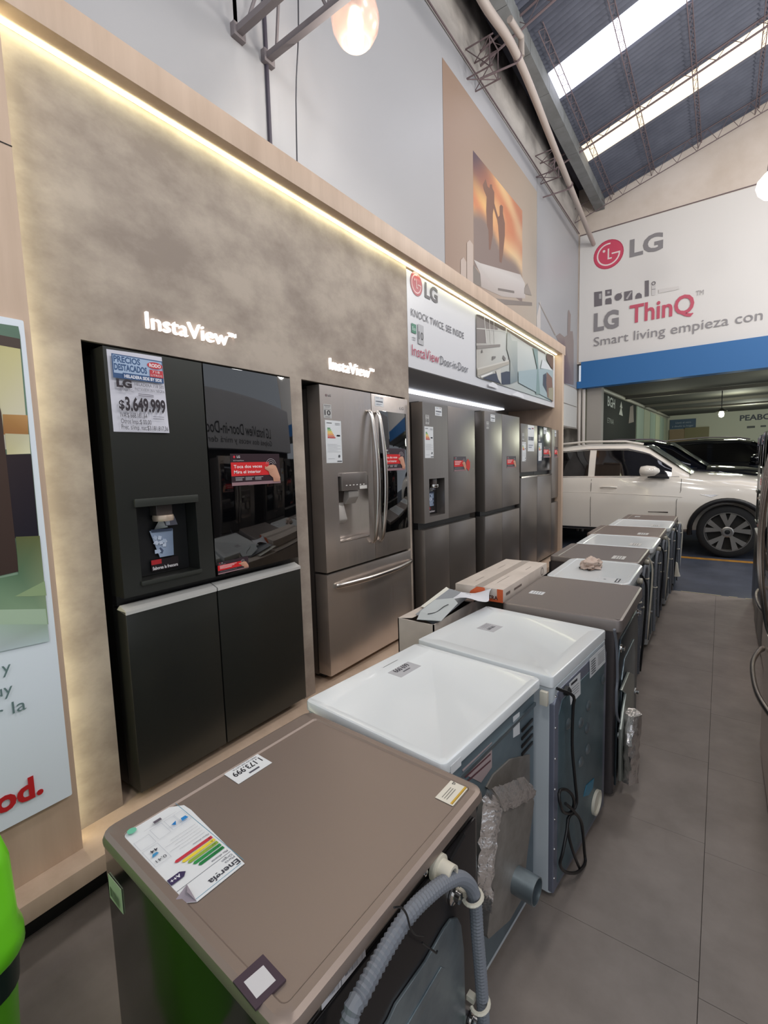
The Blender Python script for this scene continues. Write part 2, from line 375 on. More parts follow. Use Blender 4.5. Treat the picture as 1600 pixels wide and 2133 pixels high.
q8 = hit(1200+354/4, 450+675/4, 'Y', YF-.022); pf.disc(q8.x, q8.z, .068, IC); q8 = hit(1200+647/4, 450+562/4, 'Y', YF-.022); pf.arc(q8.x, q8.z, .036, .014, 0, 360, IC)
pf.text('LG', -2.262, 4.245, .325, GR, .47, .04)
pf.text('ThinQ', -1.60, 4.27, .33, (196, 84, 104), 1.08, .02)
pf.text('TM', -.50, 4.55, .085, (160, 154, 154), .12)
pf.text('Smart living empieza con', -2.258, 3.93, .175, (142, 138, 140), 2.75)
pf.build('lettering', fb, print_mat('printed_vinyl', .5))
# roof : corrugated sheets, skylights
RM = .2795
def zr(x): return 6.757+RM*(x+2.282)
def roof(y0, y1, x0=-2.26, x1=5.2):
    n = int((y1-y0)/.085)*6; rings = []
    a = [Vector((x0, y0+(y1-y0)*k/n, zr(x0)+.02*math.cos(2*math.pi*k/6))) for k in range(n+1)]
    b = [Vector((x1, p.y, p.z+RM*(x1-x0))) for p in a]
    m = MB(); m.loft([a, b], cap=False, closed=False)
    m.loft([[p+Vector((0, 0, .012)) for p in a], [p+Vector((0, 0, .012)) for p in b]], cap=False, closed=False)
    return m
rf = struct(MB().box((XW-.15, -2.42, 7.13), (XW, -2.4, 7.2)).build('ceiling', CEIL))
for a, b in ((-2.4, 7.0), (7.55, 8.86), (9.35, YF+.1)): roof(a, b).build('roof_sheet', CEIL, rf, smooth=60, fix=False)
MB().prism([(XW-.15, 0, zr(XW-.15)), (-2.1, 0, zr(-2.1)), (-2.1, 0, zr(-2.1)+.03), (XW-.15, 0, zr(XW-.15)+.03)], (0, 1, 0))
def slab(y0, y1, x0, x1, dz=.0, th=.02):
    return MB().prism([(x0, y0, zr(x0)+dz), (x1, y0, zr(x1)+dz), (x1, y0, zr(x1)+dz+th), (x0, y0, zr(x0)+dz+th)], (0, y1-y0, 0))
for i, (a, b, c, e) in enumerate(((7.0, 7.55, (236, 238, 255), 2.6), (8.86, 9.35, (255, 236, 206), 1.05))):
    m_ = slab(a, b, -2.1, 5.2, .0, .01); o_ = struct(m_.build('window_%d' % (i+1), mat('skylight_%d' % (i+1), c, .5, emit=e)))
    slab(a, b, -2.27, -2.1, .0, .01).build('roof_sheet', CEIL, rf)
gb = MB()
for k in range(17):
    y = -2.3+k*.78; gb.box((-2.27, y, 6.60), (-2.10, y+.772, 6.80))
gb.build('gutter_beam', mat('grey_render', (132, 134, 134), .8, noise_=(3, (112, 113, 112), 5)), rf)
MB().box((XW-.2, -2.4, 7.12), (-2.2, YF, 7.16)).build('eave_sheet', CEIL, rf)
MB().box((-2.30, -2.3, 6.66), (-2.27, YF, 7.12)).build('leak_board', mat('dark_leak_board', (66, 66, 74), .8), rf)  # hidden board added to stop light leaking between roof and eave sheet
def lattice(p0, p1, h, n, r=.012, rw=.007, w=0, mat_=RUST, name='roof_truss', parent=None, box=True):
    p0, p1, h = Vector(p0), Vector(p1), Vector(h); m = MB()
    m.tube([p0, p1], r, 6); m.tube([p0+h, p1+h], r, 6)
    for k in range(n):
        a = p0+(p1-p0)*k/n; b = p0+(p1-p0)*(k+.5)/n+h; c = p0+(p1-p0)*(k+1)/n
        m.tube([a, b], rw, 5); m.tube([b, c], rw, 5)
    return m.build(name, mat_, parent or rf)
def zx(x, d): return (x, zr(x)+d)
for y, d, hh in ((8.72, -.16, .14), (10.5, -.3, .27), (5.9, -.2, .16)):
    lattice((XW, y, zr(XW)+d), (5, y, zr(5)+d), (0, 0, hh), 26, .014 if y < 9 else .008, .0045)
for x in (-1.98, -1.28, -.55, .25):
    lattice((x, 6.2, zr(x)-.10), (x, YF, zr(x)-.10), (.05, 0, .08), 22, .006, .0035, name='roof_purlin')
MB().tube([(-1.6, 3.0, zr(-1.6)-.25), (1.0, 6.4, zr(1.0)-.3)], .006, 5).build('tie_wire', IRON, rf)
# drain pipe along the eaves
dp = MB().tube(smooth_path([hit(925, -170, 'X', -1.95), hit(1005, 0, 'X', -1.96), hit(1078, 118, 'X', -2.0), hit(1160, 320, 'X', -2.10), (-2.285, YF-.08, 5.955)], 6), .043, 12).build('drain_pipe', mat('cream_pipe', (172, 160, 152), .55), None, smooth=60)
tag(dp, 'long cream drain pipe slanting down below the eaves to the far wall', 'pipe')
for c in (hit(1078, 118, 'X', -2.0), hit(1187, 385, 'X', -2.14)):
    MB().tube([c+Vector((-.40, -.10, -.10)), c+Vector((0, 0, -.06))], .012, 5).build('strap_arm', RUST, dp); MB().lathe([(.050, -.012), (.050, .012)], c, 'Y', 12).build('pipe_strap', RUST, dp)
MB().tube([hit(1086, 118, 'X', -2.0), hit(1086, 78, 'X', -2.0), hit(1062, 40, 'X', -2.0)], .034, 10).build('pipe_branch', MATS['cream_pipe'], dp, smooth=60)
# truss crossing overhead in the foreground
tt = thing('roof_truss', 'grey steel lattice truss overhead beside the hanging lamp', 'truss', (XW, 2.25, 4.33))
for y in (2.13, 2.37):
    MB().prism([(XW+.0, y-.022, 4.31), (XW, y+.022, 4.31), (XW, y+.022, 4.318), (XW, y-.014, 4.318), (XW, y-.014, 4.35), (XW, y-.022, 4.35)], (4.2, 0, 0)).build('lower_chord', IRON, tt)
    MB().box((XW, y-.04, 4.29), (XW+.05, y+.05, 4.37)).build('end_plate', IRON, tt, bevel=.004)
MB().box((XW, 2.23, 4.88), (XW+4.2, 2.27, 4.92)).build('upper_chord', IRON, tt)
for k in range(9):
    for y in (2.13, 2.37):
        a = Vector((XW+.12+k*.46, y, 4.33)); b = a+Vector((.23, 2.25-y, .56)); c = a+Vector((.46, 0, 0))
        MB().tube([a, b], .011, 5).tube([b, c], .011, 5).build('diagonal_bar', IRON, tt)
MB().box((XW, 2.12, 4.36), (XW+.012, 2.15, 5.2)).build('wall_strap', IRON, tt)
rod = MB().tube([(XW+.02, 2.37, 6.2), (XW+.02, 2.37, 4.4), (XW+.025, 2.36, 3.10)], .014, 8).build('conduit', mat('dark_conduit', (70, 64, 76), .6)); tag(rod, 'thin dark conduit running down the white wall behind the truss', 'conduit')
wr = MB().tube(smooth_path([(-2.28, 2.4, 6.3), (-2.29, 2.4, 4.6), (-2.36, 2.41, 4.0), (-2.40, 2.42, 3.16)], 5), .005, 6).build('wire', mat('dark_wire', (70, 70, 76), .6)); tag(wr, 'thin dark wire hanging down to the oak beam', 'wire')
# hanging lamp
lc = hit(740, 40, 'Y', 2.6); lp = thing('hanging_lamp', 'hanging round glass lamp with a glowing bulb', 'lamp', lc)
gl = mat('frosted_glass_shade', (236, 214, 204), .22, emit=.16, trans=.75)
MB().lathe([(.05, .17), (.09, .15), (.14, .07), (.155, 0), (.145, -.06), (.115, -.115), (.09, -.14), (.085, -.14), (.11, -.11), (.14, -.055), (.148, 0), (.13, .07), (.08, .14), (.05, .16)], lc, 'Z', 32, False).build('lamp_shade', gl, lp, smooth=60)
MB().lathe([(.0, .06), (.03, .04), (.045, -.02), (.052, -.08), (.05, -.14), (.04, -.175), (.02, -.19), (0, -.193)], lc, 'Z', 20).build('bulb', mat('bulb_glow', (255, 246, 226), .5, emit=14), lp, smooth=60)
MB().lathe([(.035, .05), (.04, .1), (.04, .2), (.012, .23), (.012, .3)], lc, 'Z', 16).build('socket', IRON, lp, smooth=40)
MB().tube([lc+Vector((0, 0, .28)), lc+Vector((0, 0, 2.2))], .006, 6).build('cord', BLACKP, lp)
pl = bpy.data.lights.new('bulb_light', 'POINT'); pl.energy = 9; pl.shadow_soft_size = .08; pl.color = (1, .96, .88)
po = bpy.data.objects.new('bulb_light', pl); po.parent = lp; po.location = (0, 0, -.26); COL.objects.link(po)

l2 = hit(1606, 386, 'Y', 8.0)
lq = thing('hanging_lamp', 'glowing round lamp cut off by the right edge of the view, before the back wall', 'lamp', l2)
MB().lathe([(.0, -.17), (.07, -.15), (.13, -.08), (.155, 0), (.14, .07), (.08, .14), (.045, .17)], l2, 'Z', 24).build('lamp_shade', mat('glowing_globe', (255, 250, 244), .4, emit=1.6), lq, smooth=60)
MB().lathe([(.035, .15), (.045, .19), (.04, .27), (.012, .3)], l2, 'Z', 16).build('socket', IRON, lq, smooth=40)
MB().tube([l2+Vector((0, 0, .28)), Vector((l2.x, l2.y, zr(l2.x)))], .006, 6).build('cord', BLACKP, lq)
# ------------------------------------------------------------------ display portal on the left
XC = -1.90; XO = -1.80; ZT = 3.02; ZO = 3.14
dpl = thing('display_portal', 'light oak portal framing the row of fridges, with concrete-look panels', 'display stand', (XO, 3.7, 0))
MB().box((XO, -1.2, ZT), (XC-.25, 6.86, ZO)).build('top_beam', WOOD, dpl, bevel=.002)
MB().box((XO, -1.2, ZP), (XC-.02, .60, ZT)).build('side_panel', WOOD, dpl, bevel=.002)
MB().box((XO-.0, 6.72, 0), (-2.58, 6.80, ZT)).build('side_panel', WOOD, dpl, bevel=.002)
MB().box((-1.707, -1.2, .205), (-2.58, 6.72, ZP)).build('plinth_top', WOOD, dpl, bevel=.002)
MB().box((-1.90, -1.2, 0), (-2.5, 6.72, .205)).build('plinth_base', DARK, dpl)
ws = MB().box((XO+.0015, -1.2, 2.60), (XO+.0005, .60, 2.603)).build('panel_joint', DARK, dpl)
cm = MB()
for a in (((XC, .60, ZP), (XC-.02, .785, ZT)), ((XC, .785, 2.082), (XC-.02, 1.80, ZT)), ((XC, 1.80, ZP), (XC-.02, 1.885, ZT)), ((XC, 1.885, 2.082), (XC-.02, 2.93, ZT)), ((XC, 2.93, ZP), (XC-.02, 2.985, ZT))): cm.box(*a)
for a in (((XC-.02, .765, ZP), (-2.58, .785, 2.10)), ((XC-.02, 1.80, ZP), (-2.58, 1.885, 2.10)), ((XC-.02, 2.97, ZP), (-2.58, 2.985, 2.32))): cm.box(*a)
cm.build('concrete_panel', CONC, dpl)
MB().box((XC-.02, .785, 2.085), (-2.58, 1.80, 2.10)).box((XC-.02, 1.885, 2.085), (-2.58, 2.97, 2.10)).box((-2.56, .78, ZP), (-2.58, 2.97, 2.1)).build('niche_lining', DARK, dpl)
MB().box((XC-.02, 2.985, 2.31), (-2.58, 6.72, 2.325)).build('niche_ceiling', mat('grey_niche_lining', (150, 148, 150), .35), dpl)
MB().box((-2.56, 2.985, ZP), (-2.58, 6.72, 2.31)).build('niche_lining', mat('grey_niche_lining_b', (140, 134, 128), .5), dpl)
MB().box((XC+.030, .62, ZT-.006), (XC+.012, 6.70, ZT-.001)).build('led_strip', LED, dpl)
MB().box((XC+.055, .601, ZP+.02), (XC+.034, .607, ZT-.02)).build('led_strip', mat('warm_led_side', (250, 248, 208), .5, emit=7.5), dpl)
MB().box((-2.545, 3.0, 2.296), (-2.44, 6.25, 2.308)).build('led_strip', LEDW, dpl)
# lit banner over fridges
bn = MB().box((XC+.004, 2.985, 2.31), (XC-.02, 6.70, 3.0)).build('banner', mat('banner_board', (214, 214, 218), .3), dpl)
pb = Print((XC+.0045, 0, 0), (0, 1, 0), (0, 0, 1), lift=.001, step=.0004)
pb.logo(3.115, 2.93, .084, (176, 52, 68), (226, 190, 190), (120, 40, 52)); pb.text('LG', 3.235, 2.872, .105, (70, 68, 74), .2, .03)
pb.text('KNOCK TWICE, SEE INSIDE', 3.03, 2.685, .052, (84, 84, 94), .87)
pb.rect(3.03, 2.565, 3.095, 2.632, (30, 120, 92)); pb.text('Eco', 3.04, 2.585, .025, (220, 235, 230), .045)
pb.rect(3.04, 2.53, 3.09, 2.536, (170, 170, 175)); pb.rect(3.045, 2.515, 3.085, 2.521, (170, 170, 175))
pb.rect(3.118, 2.50, 3.20, 2.645, (176, 176, 180)); pb.text('10', 3.125, 2.535, .055, (60, 60, 66), .068, .02)
pb.text('InstaView', 3.025, 2.40, .078, (176, 50, 84), .41); pb.text('Door-in-Door', 3.455, 2.40, .066, (84, 84, 94), .52)
b5 = lambda L: [(960+x/8, 640+y/8) for x, y in L]; XB = XC+.005
def q(L, c): pb.px(b5(L), 'X', XB, c)
q([(245, 120), (740, 420), (905, 440), (1520, 800), (1520, 1580), (300, 1180), (250, 1150)], [(150, 144, 140), (196, 198, 194), (200, 206, 202), (206, 210, 208), (170, 188, 190), (190, 186, 176), (186, 182, 174)])
q([(245, 120), (300, 130), (740, 340), (740, 410), (500, 290), (250, 150)], (62, 44, 40))
q([(745, 350), (1400, 760), (1400, 790), (1100, 620), (760, 400)], (86, 68, 60))
for L in ([(250, 150), (400, 230), (400, 350), (250, 345)], [(250, 360), (385, 375), (410, 600), (250, 600)], [(400, 240), (600, 350), (600, 390), (400, 370)]): q(L, (120, 112, 110))
for L in ([(370, 140), (380, 140), (418, 600), (408, 600)], [(455, 180), (463, 180), (485, 600), (477, 600)], [(245, 350), (740, 395), (740, 405), (245, 362)], [(530, 220), (537, 220), (548, 600), (541, 600)]): q(L, (206, 204, 200))
q([(250, 640), (640, 620), (640, 660), (250, 700)], (132, 126, 122)); q([(320, 760), (335, 700), (350, 760)], (90, 84, 82))
for L in ([(505, 820), (565, 820), (560, 850), (505, 890)], [(690, 800), (730, 850), (720, 920), (680, 850)], [(780, 800), (800, 900), (780, 910)], [(840, 840), (900, 870), (840, 890)]): q(L, (112, 108, 106))
q([(250, 1040), (780, 900), (790, 950), (255, 1150)], (176, 170, 158)); q([(255, 1020), (780, 880), (780, 905), (255, 1045)], (206, 202, 194))
q([(340, 1185), (520, 1110), (640, 1100), (740, 1070), (915, 1090), (915, 1220), (800, 1280), (690, 1290)], (44, 52, 72))
q([(560, 1060), (640, 1030), (655, 1290), (600, 1200)], (200, 198, 190)); q([(310, 1150), (500, 1085), (510, 1100), (320, 1180)], (236, 236, 234))
q([(750, 430), (790, 430), (830, 560), (920, 570), (925, 1230), (800, 1280), (800, 900), (745, 700)], [(180, 186, 180)]*4+[(120, 134, 138)]*2+[(176, 180, 174)]*2)
q([(935, 1070), (1280, 1030), (1520, 1030), (1520, 1570), (940, 1260)], (160, 178, 182))
q([(1180, 680), (1260, 700), (1270, 1000), (1300, 1450), (1230, 1450), (1250, 1000)], (128, 152, 150))
q([(1405, 770), (1520, 810), (1520, 1060), (1450, 950), (1410, 870)], (92, 66, 54)); q([(1340, 870), (1440, 960), (1500, 1060), (1440, 1040), (1310, 1020)], (214, 218, 220))
q([(1350, 1130), (1400, 1100), (1420, 1440), (1345, 1300)], (58, 62, 76)); q([(1410, 1080), (1500, 1180), (1520, 1580), (1420, 1500), (1400, 1260)], (126, 94, 80))
q([(1440, 1350), (1520, 1340), (1520, 1560), (1440, 1520)], (156, 150, 128)); q([(430, 1280), (500, 1250), (570, 1290), (600, 1360), (440, 1320)], (232, 232, 236)); q([(830, 1450), (920, 1410), (1010, 1460), (1030, 1520), (840, 1470)], (232, 232, 236))
pb.build('lettering', bn, print_mat('printed_gloss', .35))
# lit word signs on the concrete
def lit_sign(y0, y1, zb, label):
    V, F = glyphs('InstaView', .012); x0 = min(a for a, b in V); x1 = max(a for a, b in V)
    root = thing('illuminated_sign', label, 'sign', (XC, (y0+y1)/2, zb), 'lit word signs on the concrete panel')
    def ext(t, y0, y1, zb, h, bold, nm):
        V, F = glyphs(t, bold); x0 = min(a for a, b in V); x1 = max(a for a, b in V)
        P3 = [(y0+(a-x0)*(y1-y0)/(x1-x0), zb+b*h/CAP) for a, b in V]; m = MB(); n = len(P3)
        m.add([(XC+.014, a, b) for a, b in P3]+[(XC, a, b) for a, b in P3], F)
        from collections import Counter
        ec = Counter(tuple(sorted((f[i], f[(i+1) % len(f)]))) for f in F for i in range(len(f)))
        m.f += [(a, b, b+n, a+n) for (a, b), c in ec.items() if c == 1]
        m.build(nm, SIGNL, root)
    ext('InstaView', y0, y1-.045, zb, .062*(y1-y0)/.42, .0, 'lettering')
    ext('TM', y1-.042, y1, zb+.045, .016, .012, 'trademark_letters')
lit_sign(1.028, 1.458, 2.172, 'glowing white InstaView letters above the black fridge')
lit_sign(2.115, 2.548, 2.168, 'glowing white InstaView letters above the stainless fridge')
# ------------------------------------------------------------------ white poster on the left oak panel
po_ = thing('poster_board', 'tall white poster board with bedroom photograph on the left oak panel', 'poster', (XO, .1, .50))
prf = rrect(-.55, .577, .497, 2.078, 0, .005)
MB().prism([(XO+.001, p.x, p.y) for p in prf], (.018, 0, 0)).build('board', mat('poster_white', (232, 238, 246), .35), po_)
pq = Print((XO+.0195, 0, 0), (0, 1, 0), (0, 0, 1), lift=.0008, step=.0004); XP = XO+.0197
def qq(L, c): pq.px(L, 'X', XP, c)
qq([(-40, 668), (38, 680), (42, 700), (102, 1335), (-40, 1365)], [(96, 124, 104), (96, 124, 104), (92, 118, 100), (150, 176, 150), (150, 176, 150)])
qq([(-40, 700), (41, 718), (60, 942), (-40, 930)], [(196, 186, 128), (206, 196, 140), (226, 218, 206), (214, 206, 180)])
qq([(-40, 690), (41, 706), (43, 727), (-40, 712)], (74, 58, 50))
qq([(5, 863), (57, 865), (59, 905), (7, 905)], [(178, 130, 72), (196, 148, 92), (168, 118, 66), (160, 108, 60)])
qq([(10, 903), (60, 905), (63, 945), (14, 947)], [(196, 186, 150), (206, 200, 170), (226, 220, 184), (206, 196, 150)])
qq([(-40, 948), (64, 946), (80, 1118), (-40, 1125)], [(44, 30, 32), (40, 28, 34), (26, 20, 34), (30, 22, 28)])
qq([(-40, 690), (2, 860), (38, 1190), (-40, 1208)], [(74, 52, 42), (70, 50, 40), (62, 44, 38), (58, 42, 34)])
qq([(32, 1118), (82, 1116), (100, 1300), (-40, 1300), (-40, 1212), (38, 1196)], [(96, 100, 60), (104, 108, 66), (150, 172, 140), (136, 160, 130), (110, 140, 110), (92, 120, 92)])
qq([(30, 1242), (92, 1210), (96, 1240), (60, 1242)], (150, 170, 128)); qq([(-40, 1270), (94, 1268), (98, 1300), (-40, 1300)], (176, 196, 170))
qq([(-40, 1300), (98, 1300), (102, 1335), (-40, 1365)], [(180, 200, 186), (160, 178, 160), (190, 206, 206), (192, 200, 206)])
GT = (108, 130, 130)
pq.text('y', .425, .992, .036, GT); pq.text('uy', .40, .923, .036, GT); pq.text('r la', .397, .857, .038, GT, .078)
pq.text('od.', .37, .560, .068, (196, 40, 44), .126, .035)
pq.build('lettering', po_, print_mat('printed_gloss', .35))

# ------------------------------------------------------------------ fridges
def slab_hole(x0, x1, y0, y1, z0, z1, hy0, hy1, hz0, hz1, dep):
    """door slab whose front (x1) has a rectangular cavity"""
    m = MB(); xb = x1-dep
    V = [(x1, y0, z0), (x1, y1, z0), (x1, y1, z1), (x1, y0, z1), (x1, hy0, hz0), (x1, hy1, hz0), (x1, hy1, hz1), (x1, hy0, hz1),
         (xb, hy0, hz0), (xb, hy1, hz0), (xb, hy1, hz1), (xb, hy0, hz1), (x0, y0, z0), (x0, y1, z0), (x0, y1, z1), (x0, y0, z1)]
    F = [(0, 1, 5, 4), (1, 2, 6, 5), (2, 3, 7, 6), (3, 0, 4, 7), (4, 5, 9, 8), (5, 6, 10, 9), (6, 7, 11, 10), (7, 4, 8, 11), (8, 9, 10, 11),
         (0, 12, 13, 1), (1, 13, 14, 2), (2, 14, 15, 3), (3, 15, 12, 0), (12, 15, 14, 13)]
    return m.add(V, F)
def energy_label(parent, x, y0, y1, z0, z1, eu=True):
    l = MB().box((x-.0004, y0, z0), (x+.0004, y1, z1)).build('energy_label', LABELW, parent); W, H = y1-y0, z1-z0
    p = Print((x+.0004, y0, z0), (0, 1, 0), (0, 0, 1), lift=.0004)
    cs = [(60, 130, 70), (110, 170, 70), (220, 200, 60), (240, 190, 60), (236, 150, 50), (220, 100, 50), (196, 50, 46)]
    for i, c in enumerate(cs):
        z = H*(.80-i*.036); a = W*(.12); b = a+W*(.16+.05*i); p.poly([(a, z), (b, z), (b+W*.04, z+H*.012), (b, z+H*.025), (a, z+H*.025)], c)
    p.poly([(W*.9, H*.63), (W*.72, H*.63), (W*.66, H*.65), (W*.72, H*.67), (W*.9, H*.67)], (30, 30, 40))
    p.rect(W*.08, H*.93, W*.4, H*.945, (60, 60, 66)); p.rect(W*.6, H*.93, W*.92, H*.94, (120, 120, 126)); p.rect(W*.6, H*.9, W*.92, H*.91, (150, 150, 156))
    for i in range(6): p.rect(W*.08, H*(.44-i*.035), W*(.9 if i % 2 else .7), H*(.444-i*.035), (150, 152, 160))
    p.disc(W*.8, H*.16, W*.06, (90, 92, 98)); p.rect(W*.66, H*.03, W*.96, H*.05, (60, 60, 66)); p.rect(W*.1, H*.1, W*.5, H*.105, (150, 152, 160))
    p.build('lettering', l)
def ten_label(parent, x, y0, y1, z0, z1):
    l = MB().box((x-.0004, y0, z0), (x+.0004, y1, z1)).build('warranty_label', mat('grey_label', (186, 184, 182), .5), parent); W, H = y1-y0, z1-z0
    p = Print((x+.0004, y0, z0), (0, 1, 0), (0, 0, 1), lift=.0004)
    p.rect(W*.1, H*.88, W*.9, H*.92, (90, 88, 90)); p.rect(W*.2, H*.78, W*.8, H*.81, (120, 118, 120)); p.rect(W*.1, H*.62, W*.9, H*.64, (90, 88, 90))
    p.text('10', W*.12, H*.22, H*.34, (50, 48, 52), W*.74, .02); p.rect(W*.2, H*.08, W*.8, H*.11, (110, 108, 110)); p.build('lettering', l)
def price_card(parent, x, y0, y1, z0, z1):
    l = MB().box((x-.0004, y0, z0), (x+.0004, y1, z1)).build('price_label', LABELW, parent); W, H = y1-y0, z1-z0
    p = Print((x+.0004, y0, z0), (0, 1, 0), (0, 0, 1), lift=.0004)
    p.rect(W*.1, H*.84, W*.5, H*.88, (110, 120, 150)); p.rect(W*.62, H*.86, W*.9, H*.91, (150, 90, 100))
    for i in range(9): p.rect(W*(.1+i*.09), H*.42, W*(.16+i*.09), H*.56, (80, 84, 100))
    p.rect(W*.12, H*.22, W*.8, H*.25, (140, 146, 164)); p.rect(W*.12, H*.14, W*.6, H*.17, (140, 146, 164)); p.build('lettering', l)
def promo(parent, x, y0, y1, z0, z1, big=True, name='promo_sticker'):
    W, H = y1-y0, z1-z0
    l = MB().box((x-.0006, y0, z0), (x+.0006, y1, z1)).build(name, mat('dark_sticker', (58, 44, 50), .25), parent)
    p = Print((x+.0006, y0, z0), (0, 1, 0), (0, 0, 1), lift=.0004)
    p.rect(0, 0, W, H*.1, (150, 116, 122)); p.rect(0, H*.30, W*.76, H*.73, (214, 28, 34))
    p.disc(W*.07, H*.9, H*.04, (206, 40, 60)); p.text('LG', W*.12, H*.87, H*.07, (230, 226, 228), None, .02)
    p.text('LG InstaView', W*.05, H*.77, H*.035, (220, 216, 218), W*.2)
    if big:
        p.text('Toca dos veces', W*.05, H*.55, H*.095, (250, 240, 240), W*.56, .012); p.text('Mira el interior', W*.05, H*.38, H*.095, (250, 240, 240), W*.53, .012)
        for a in (.07, .26, .45):
            for i in range(3): p.rect(W*a, H*(.24-i*.04), W*(a+(.17 if i == 0 else .13)), H*(.255-i*.04), (190, 184, 188))
    else:
        for i in range(3): p.rect(W*.06, H*(.64-i*.1), W*(.6-.08*i), H*(.68-i*.1), (240, 220, 220))
        p.rect(W*.06, H*.2, W*.6, H*.22, (150, 140, 146))
    for i in range(3): p.arc(W*.80, H*.62, H*(.10+.06*i), H*.012, 10, 170, (196, 186, 190), 12)
    S_ = (214, 160, 134); S2 = (190, 136, 112)
    p.poly([(W*.98, H*.06), (W*.99, H*.2), (W*.93, H*.5), (W*.90, H*.6), (W*.84, H*.64), (W*.76, H*.62), (W*.70, H*.56), (W*.67, H*.6), (W*.66, H*.5), (W*.74, H*.42), (W*.76, H*.3), (W*.83, H*.2), (W*.84, H*.06)], [S2, S_, S_, S_, S_, S_, S_, S_, S2, S2, S2, S2, S2])
    p.poly([(W*.74, H*.42), (W*.84, H*.46), (W*.84, H*.48), (W*.74, H*.45)], S2); p.poly([(W*.75, H*.36), (W*.83, H*.4), (W*.83, H*.42), (W*.75, H*.385)], S2)
    p.build('lettering', l)
def fridge_body(root, xf, y0, y1, z1, side, dt=.10, dep=.66):
    MB().box((xf-dt-.012, y0+.004, ZP+.03), (xf-dep, y1-.004, z1-.012)).build('cabinet', side, root, bevel=.004)
    MB().box((xf-dt+.02, y0+.03, ZP+.012), (xf-dt-.03, y1-.03, ZP+.04)).build('kick_plate', BLACKP, root)
    for y in (y0+.06, y1-.06):
        for x in (xf-dt-.06, xf-dep+.06): MB().lathe([(.02, 0), (.02, .032)], (x, y, ZP), 'Z', 10).build('foot', BLACKP, root)
    for y in (y0+.03, y1-.09): MB().box((xf-.05, y, z1-.012), (xf-dt-.06, y+.06, z1+.012)).build('hinge_cover', mat('hinge_grey', (72, 70, 70), .4), root, bevel=.004)
def dispenser(door, xf, y0, y1, z0, z1, dep, m_tap):
    """tap block and glass of ice card inside the cavity"""
    yc = (y0+y1)/2
    tp = MB().box((xf-dep+.005, yc-.035, z1-.05), (xf-dep+.06, yc+.035, z1)).build('tap_block', mat('tap_brown', (70, 62, 60), .3), door, bevel=.004)
    MB().lathe([(.04, -.012), (.043, 0), (.04, .012)], (xf-dep+.045, yc, z1-.06), 'Z', 20).build('tap_ring', m_tap, door, smooth=40)
    # printed card: glass full of ice
    c = MB().box((xf-dep+.012, yc-.05, z0+.012), (xf-dep+.016, yc+.07, z0+.06)).build('ice_card', mat('card_black', (34, 26, 30), .3), door)
    p = Print((xf-dep+.016, yc, z0+.012), (0, 1, 0), (0, 0, 1), lift=.001, step=.0003); h = (z1-z0)*.55
    p.rect(-.05, .028, -.006, .048, (176, 30, 38)); p.text('Saborea la frescura', -.046, .006, .013, (236, 232, 234), .112, .02)
    G1, G2 = (150, 165, 190), (96, 112, 140)
    p.poly([(-.012, .055), (.05, .055), (.054, .055+h*.7), (-.048, .055+h*.72)], [G1, (120, 136, 160), (130, 146, 172), G1])
    for i in range(14):
        a = random.uniform(-.03, .04); b = random.uniform(.075, .055+h*.6); s_ = .011
        p.poly([(a+s_*math.cos(t+i), b+s_*math.sin(t+i)) for t in (0, 1.5, 3.1, 4.6)], random.choice([(196, 206, 224), (176, 190, 212), (72, 84, 110)]))
    p.poly([(-.04, .055+h*.68), (.05, .055+h*.66), (.05, .055+h*.72), (-.044, .055+h*.75)], (56, 68, 92))
    p.poly([(.0, .055+h*1.02), (.012, .055+h*1.02), (.03, .055+h*.76), (-.03, .055+h*.74)], [(250, 250, 250), (250, 250, 250), (150, 160, 160), (60, 66, 70)])
    p.poly([(.02, .055+h*.80), (.075, .055+h*.80), (.062, .055+h*1.05), (.004, .055+h*1.05)], (88, 88, 100)); p.poly([(.024, .055+h*.82), (.04, .055+h*.82), (.04, .055+h*1.0), (.016, .055+h*1.0)], (176, 180, 192))
    p.build('ice_print', c)
def bow_handle(pts, r, w, name, m, parent, ends=()):
    """flat-bar bow handle through pts"""
    pts = smooth_path(pts, 6); mm = MB(); rings = []
    for i, p in enumerate(pts):
        t = (pts[min(i+1, len(pts)-1)]-pts[max(i-1, 0)]).normalized(); side = Vector((0, 1, 0)) if abs(t.z) > .5 else Vector((0, 0, 1))
        out = side.cross(t).normalized()
        rings.append([p+side*w*math.cos(a)+out*r*math.sin(a) for a in (2*math.pi*k/10 for k in range(10))])
    mm.loft(rings)
    for a, b in ends: mm.tube([a, b], r*.9, 8)
    return mm.build(name, m, parent, smooth=50)

# fridge 1 : black, side by side, glass door
xf = -1.845; y0, ym, y1 = .833, 1.237, 1.748; zt = 2.06; zs = 1.115; zl = 1.075
F1 = thing('refrigerator', 'black side-by-side fridge with glass panel and large price sign', 'refrigerator', (xf-.35, (y0+y1)/2, ZP), 'refrigerators in the display portal')
fridge_body(F1, xf, y0, y1, zt, BSIDE)
d = slab_hole(xf-.1, xf, y0, ym-.003, zs, zt, .905, 1.16, 1.166, 1.466, .085).build('door', BSTEEL, F1)
d['label'] = 'upper left freezer door with water and ice dispenser'
MB().box((xf-.006, .897, 1.462), (xf+.012, 1.168, 1.494)).build('dispenser_frame', mat('frame_dark', (64, 66, 62), .4, .5), d, bevel=.003)
MB().box((xf-.006, .900, 1.150), (xf+.010, 1.165, 1.168)).build('dispenser_frame', MATS['frame_dark'], d, bevel=.003)
MB().box((xf-.0845, .907, 1.168), (xf-.08, 1.158, 1.464)).build('cavity_liner', BLACKP, d)
dispenser(d, xf, .905, 1.16, 1.17, 1.466, .085, mat('tap_beige', (196, 176, 158), .35, .4))
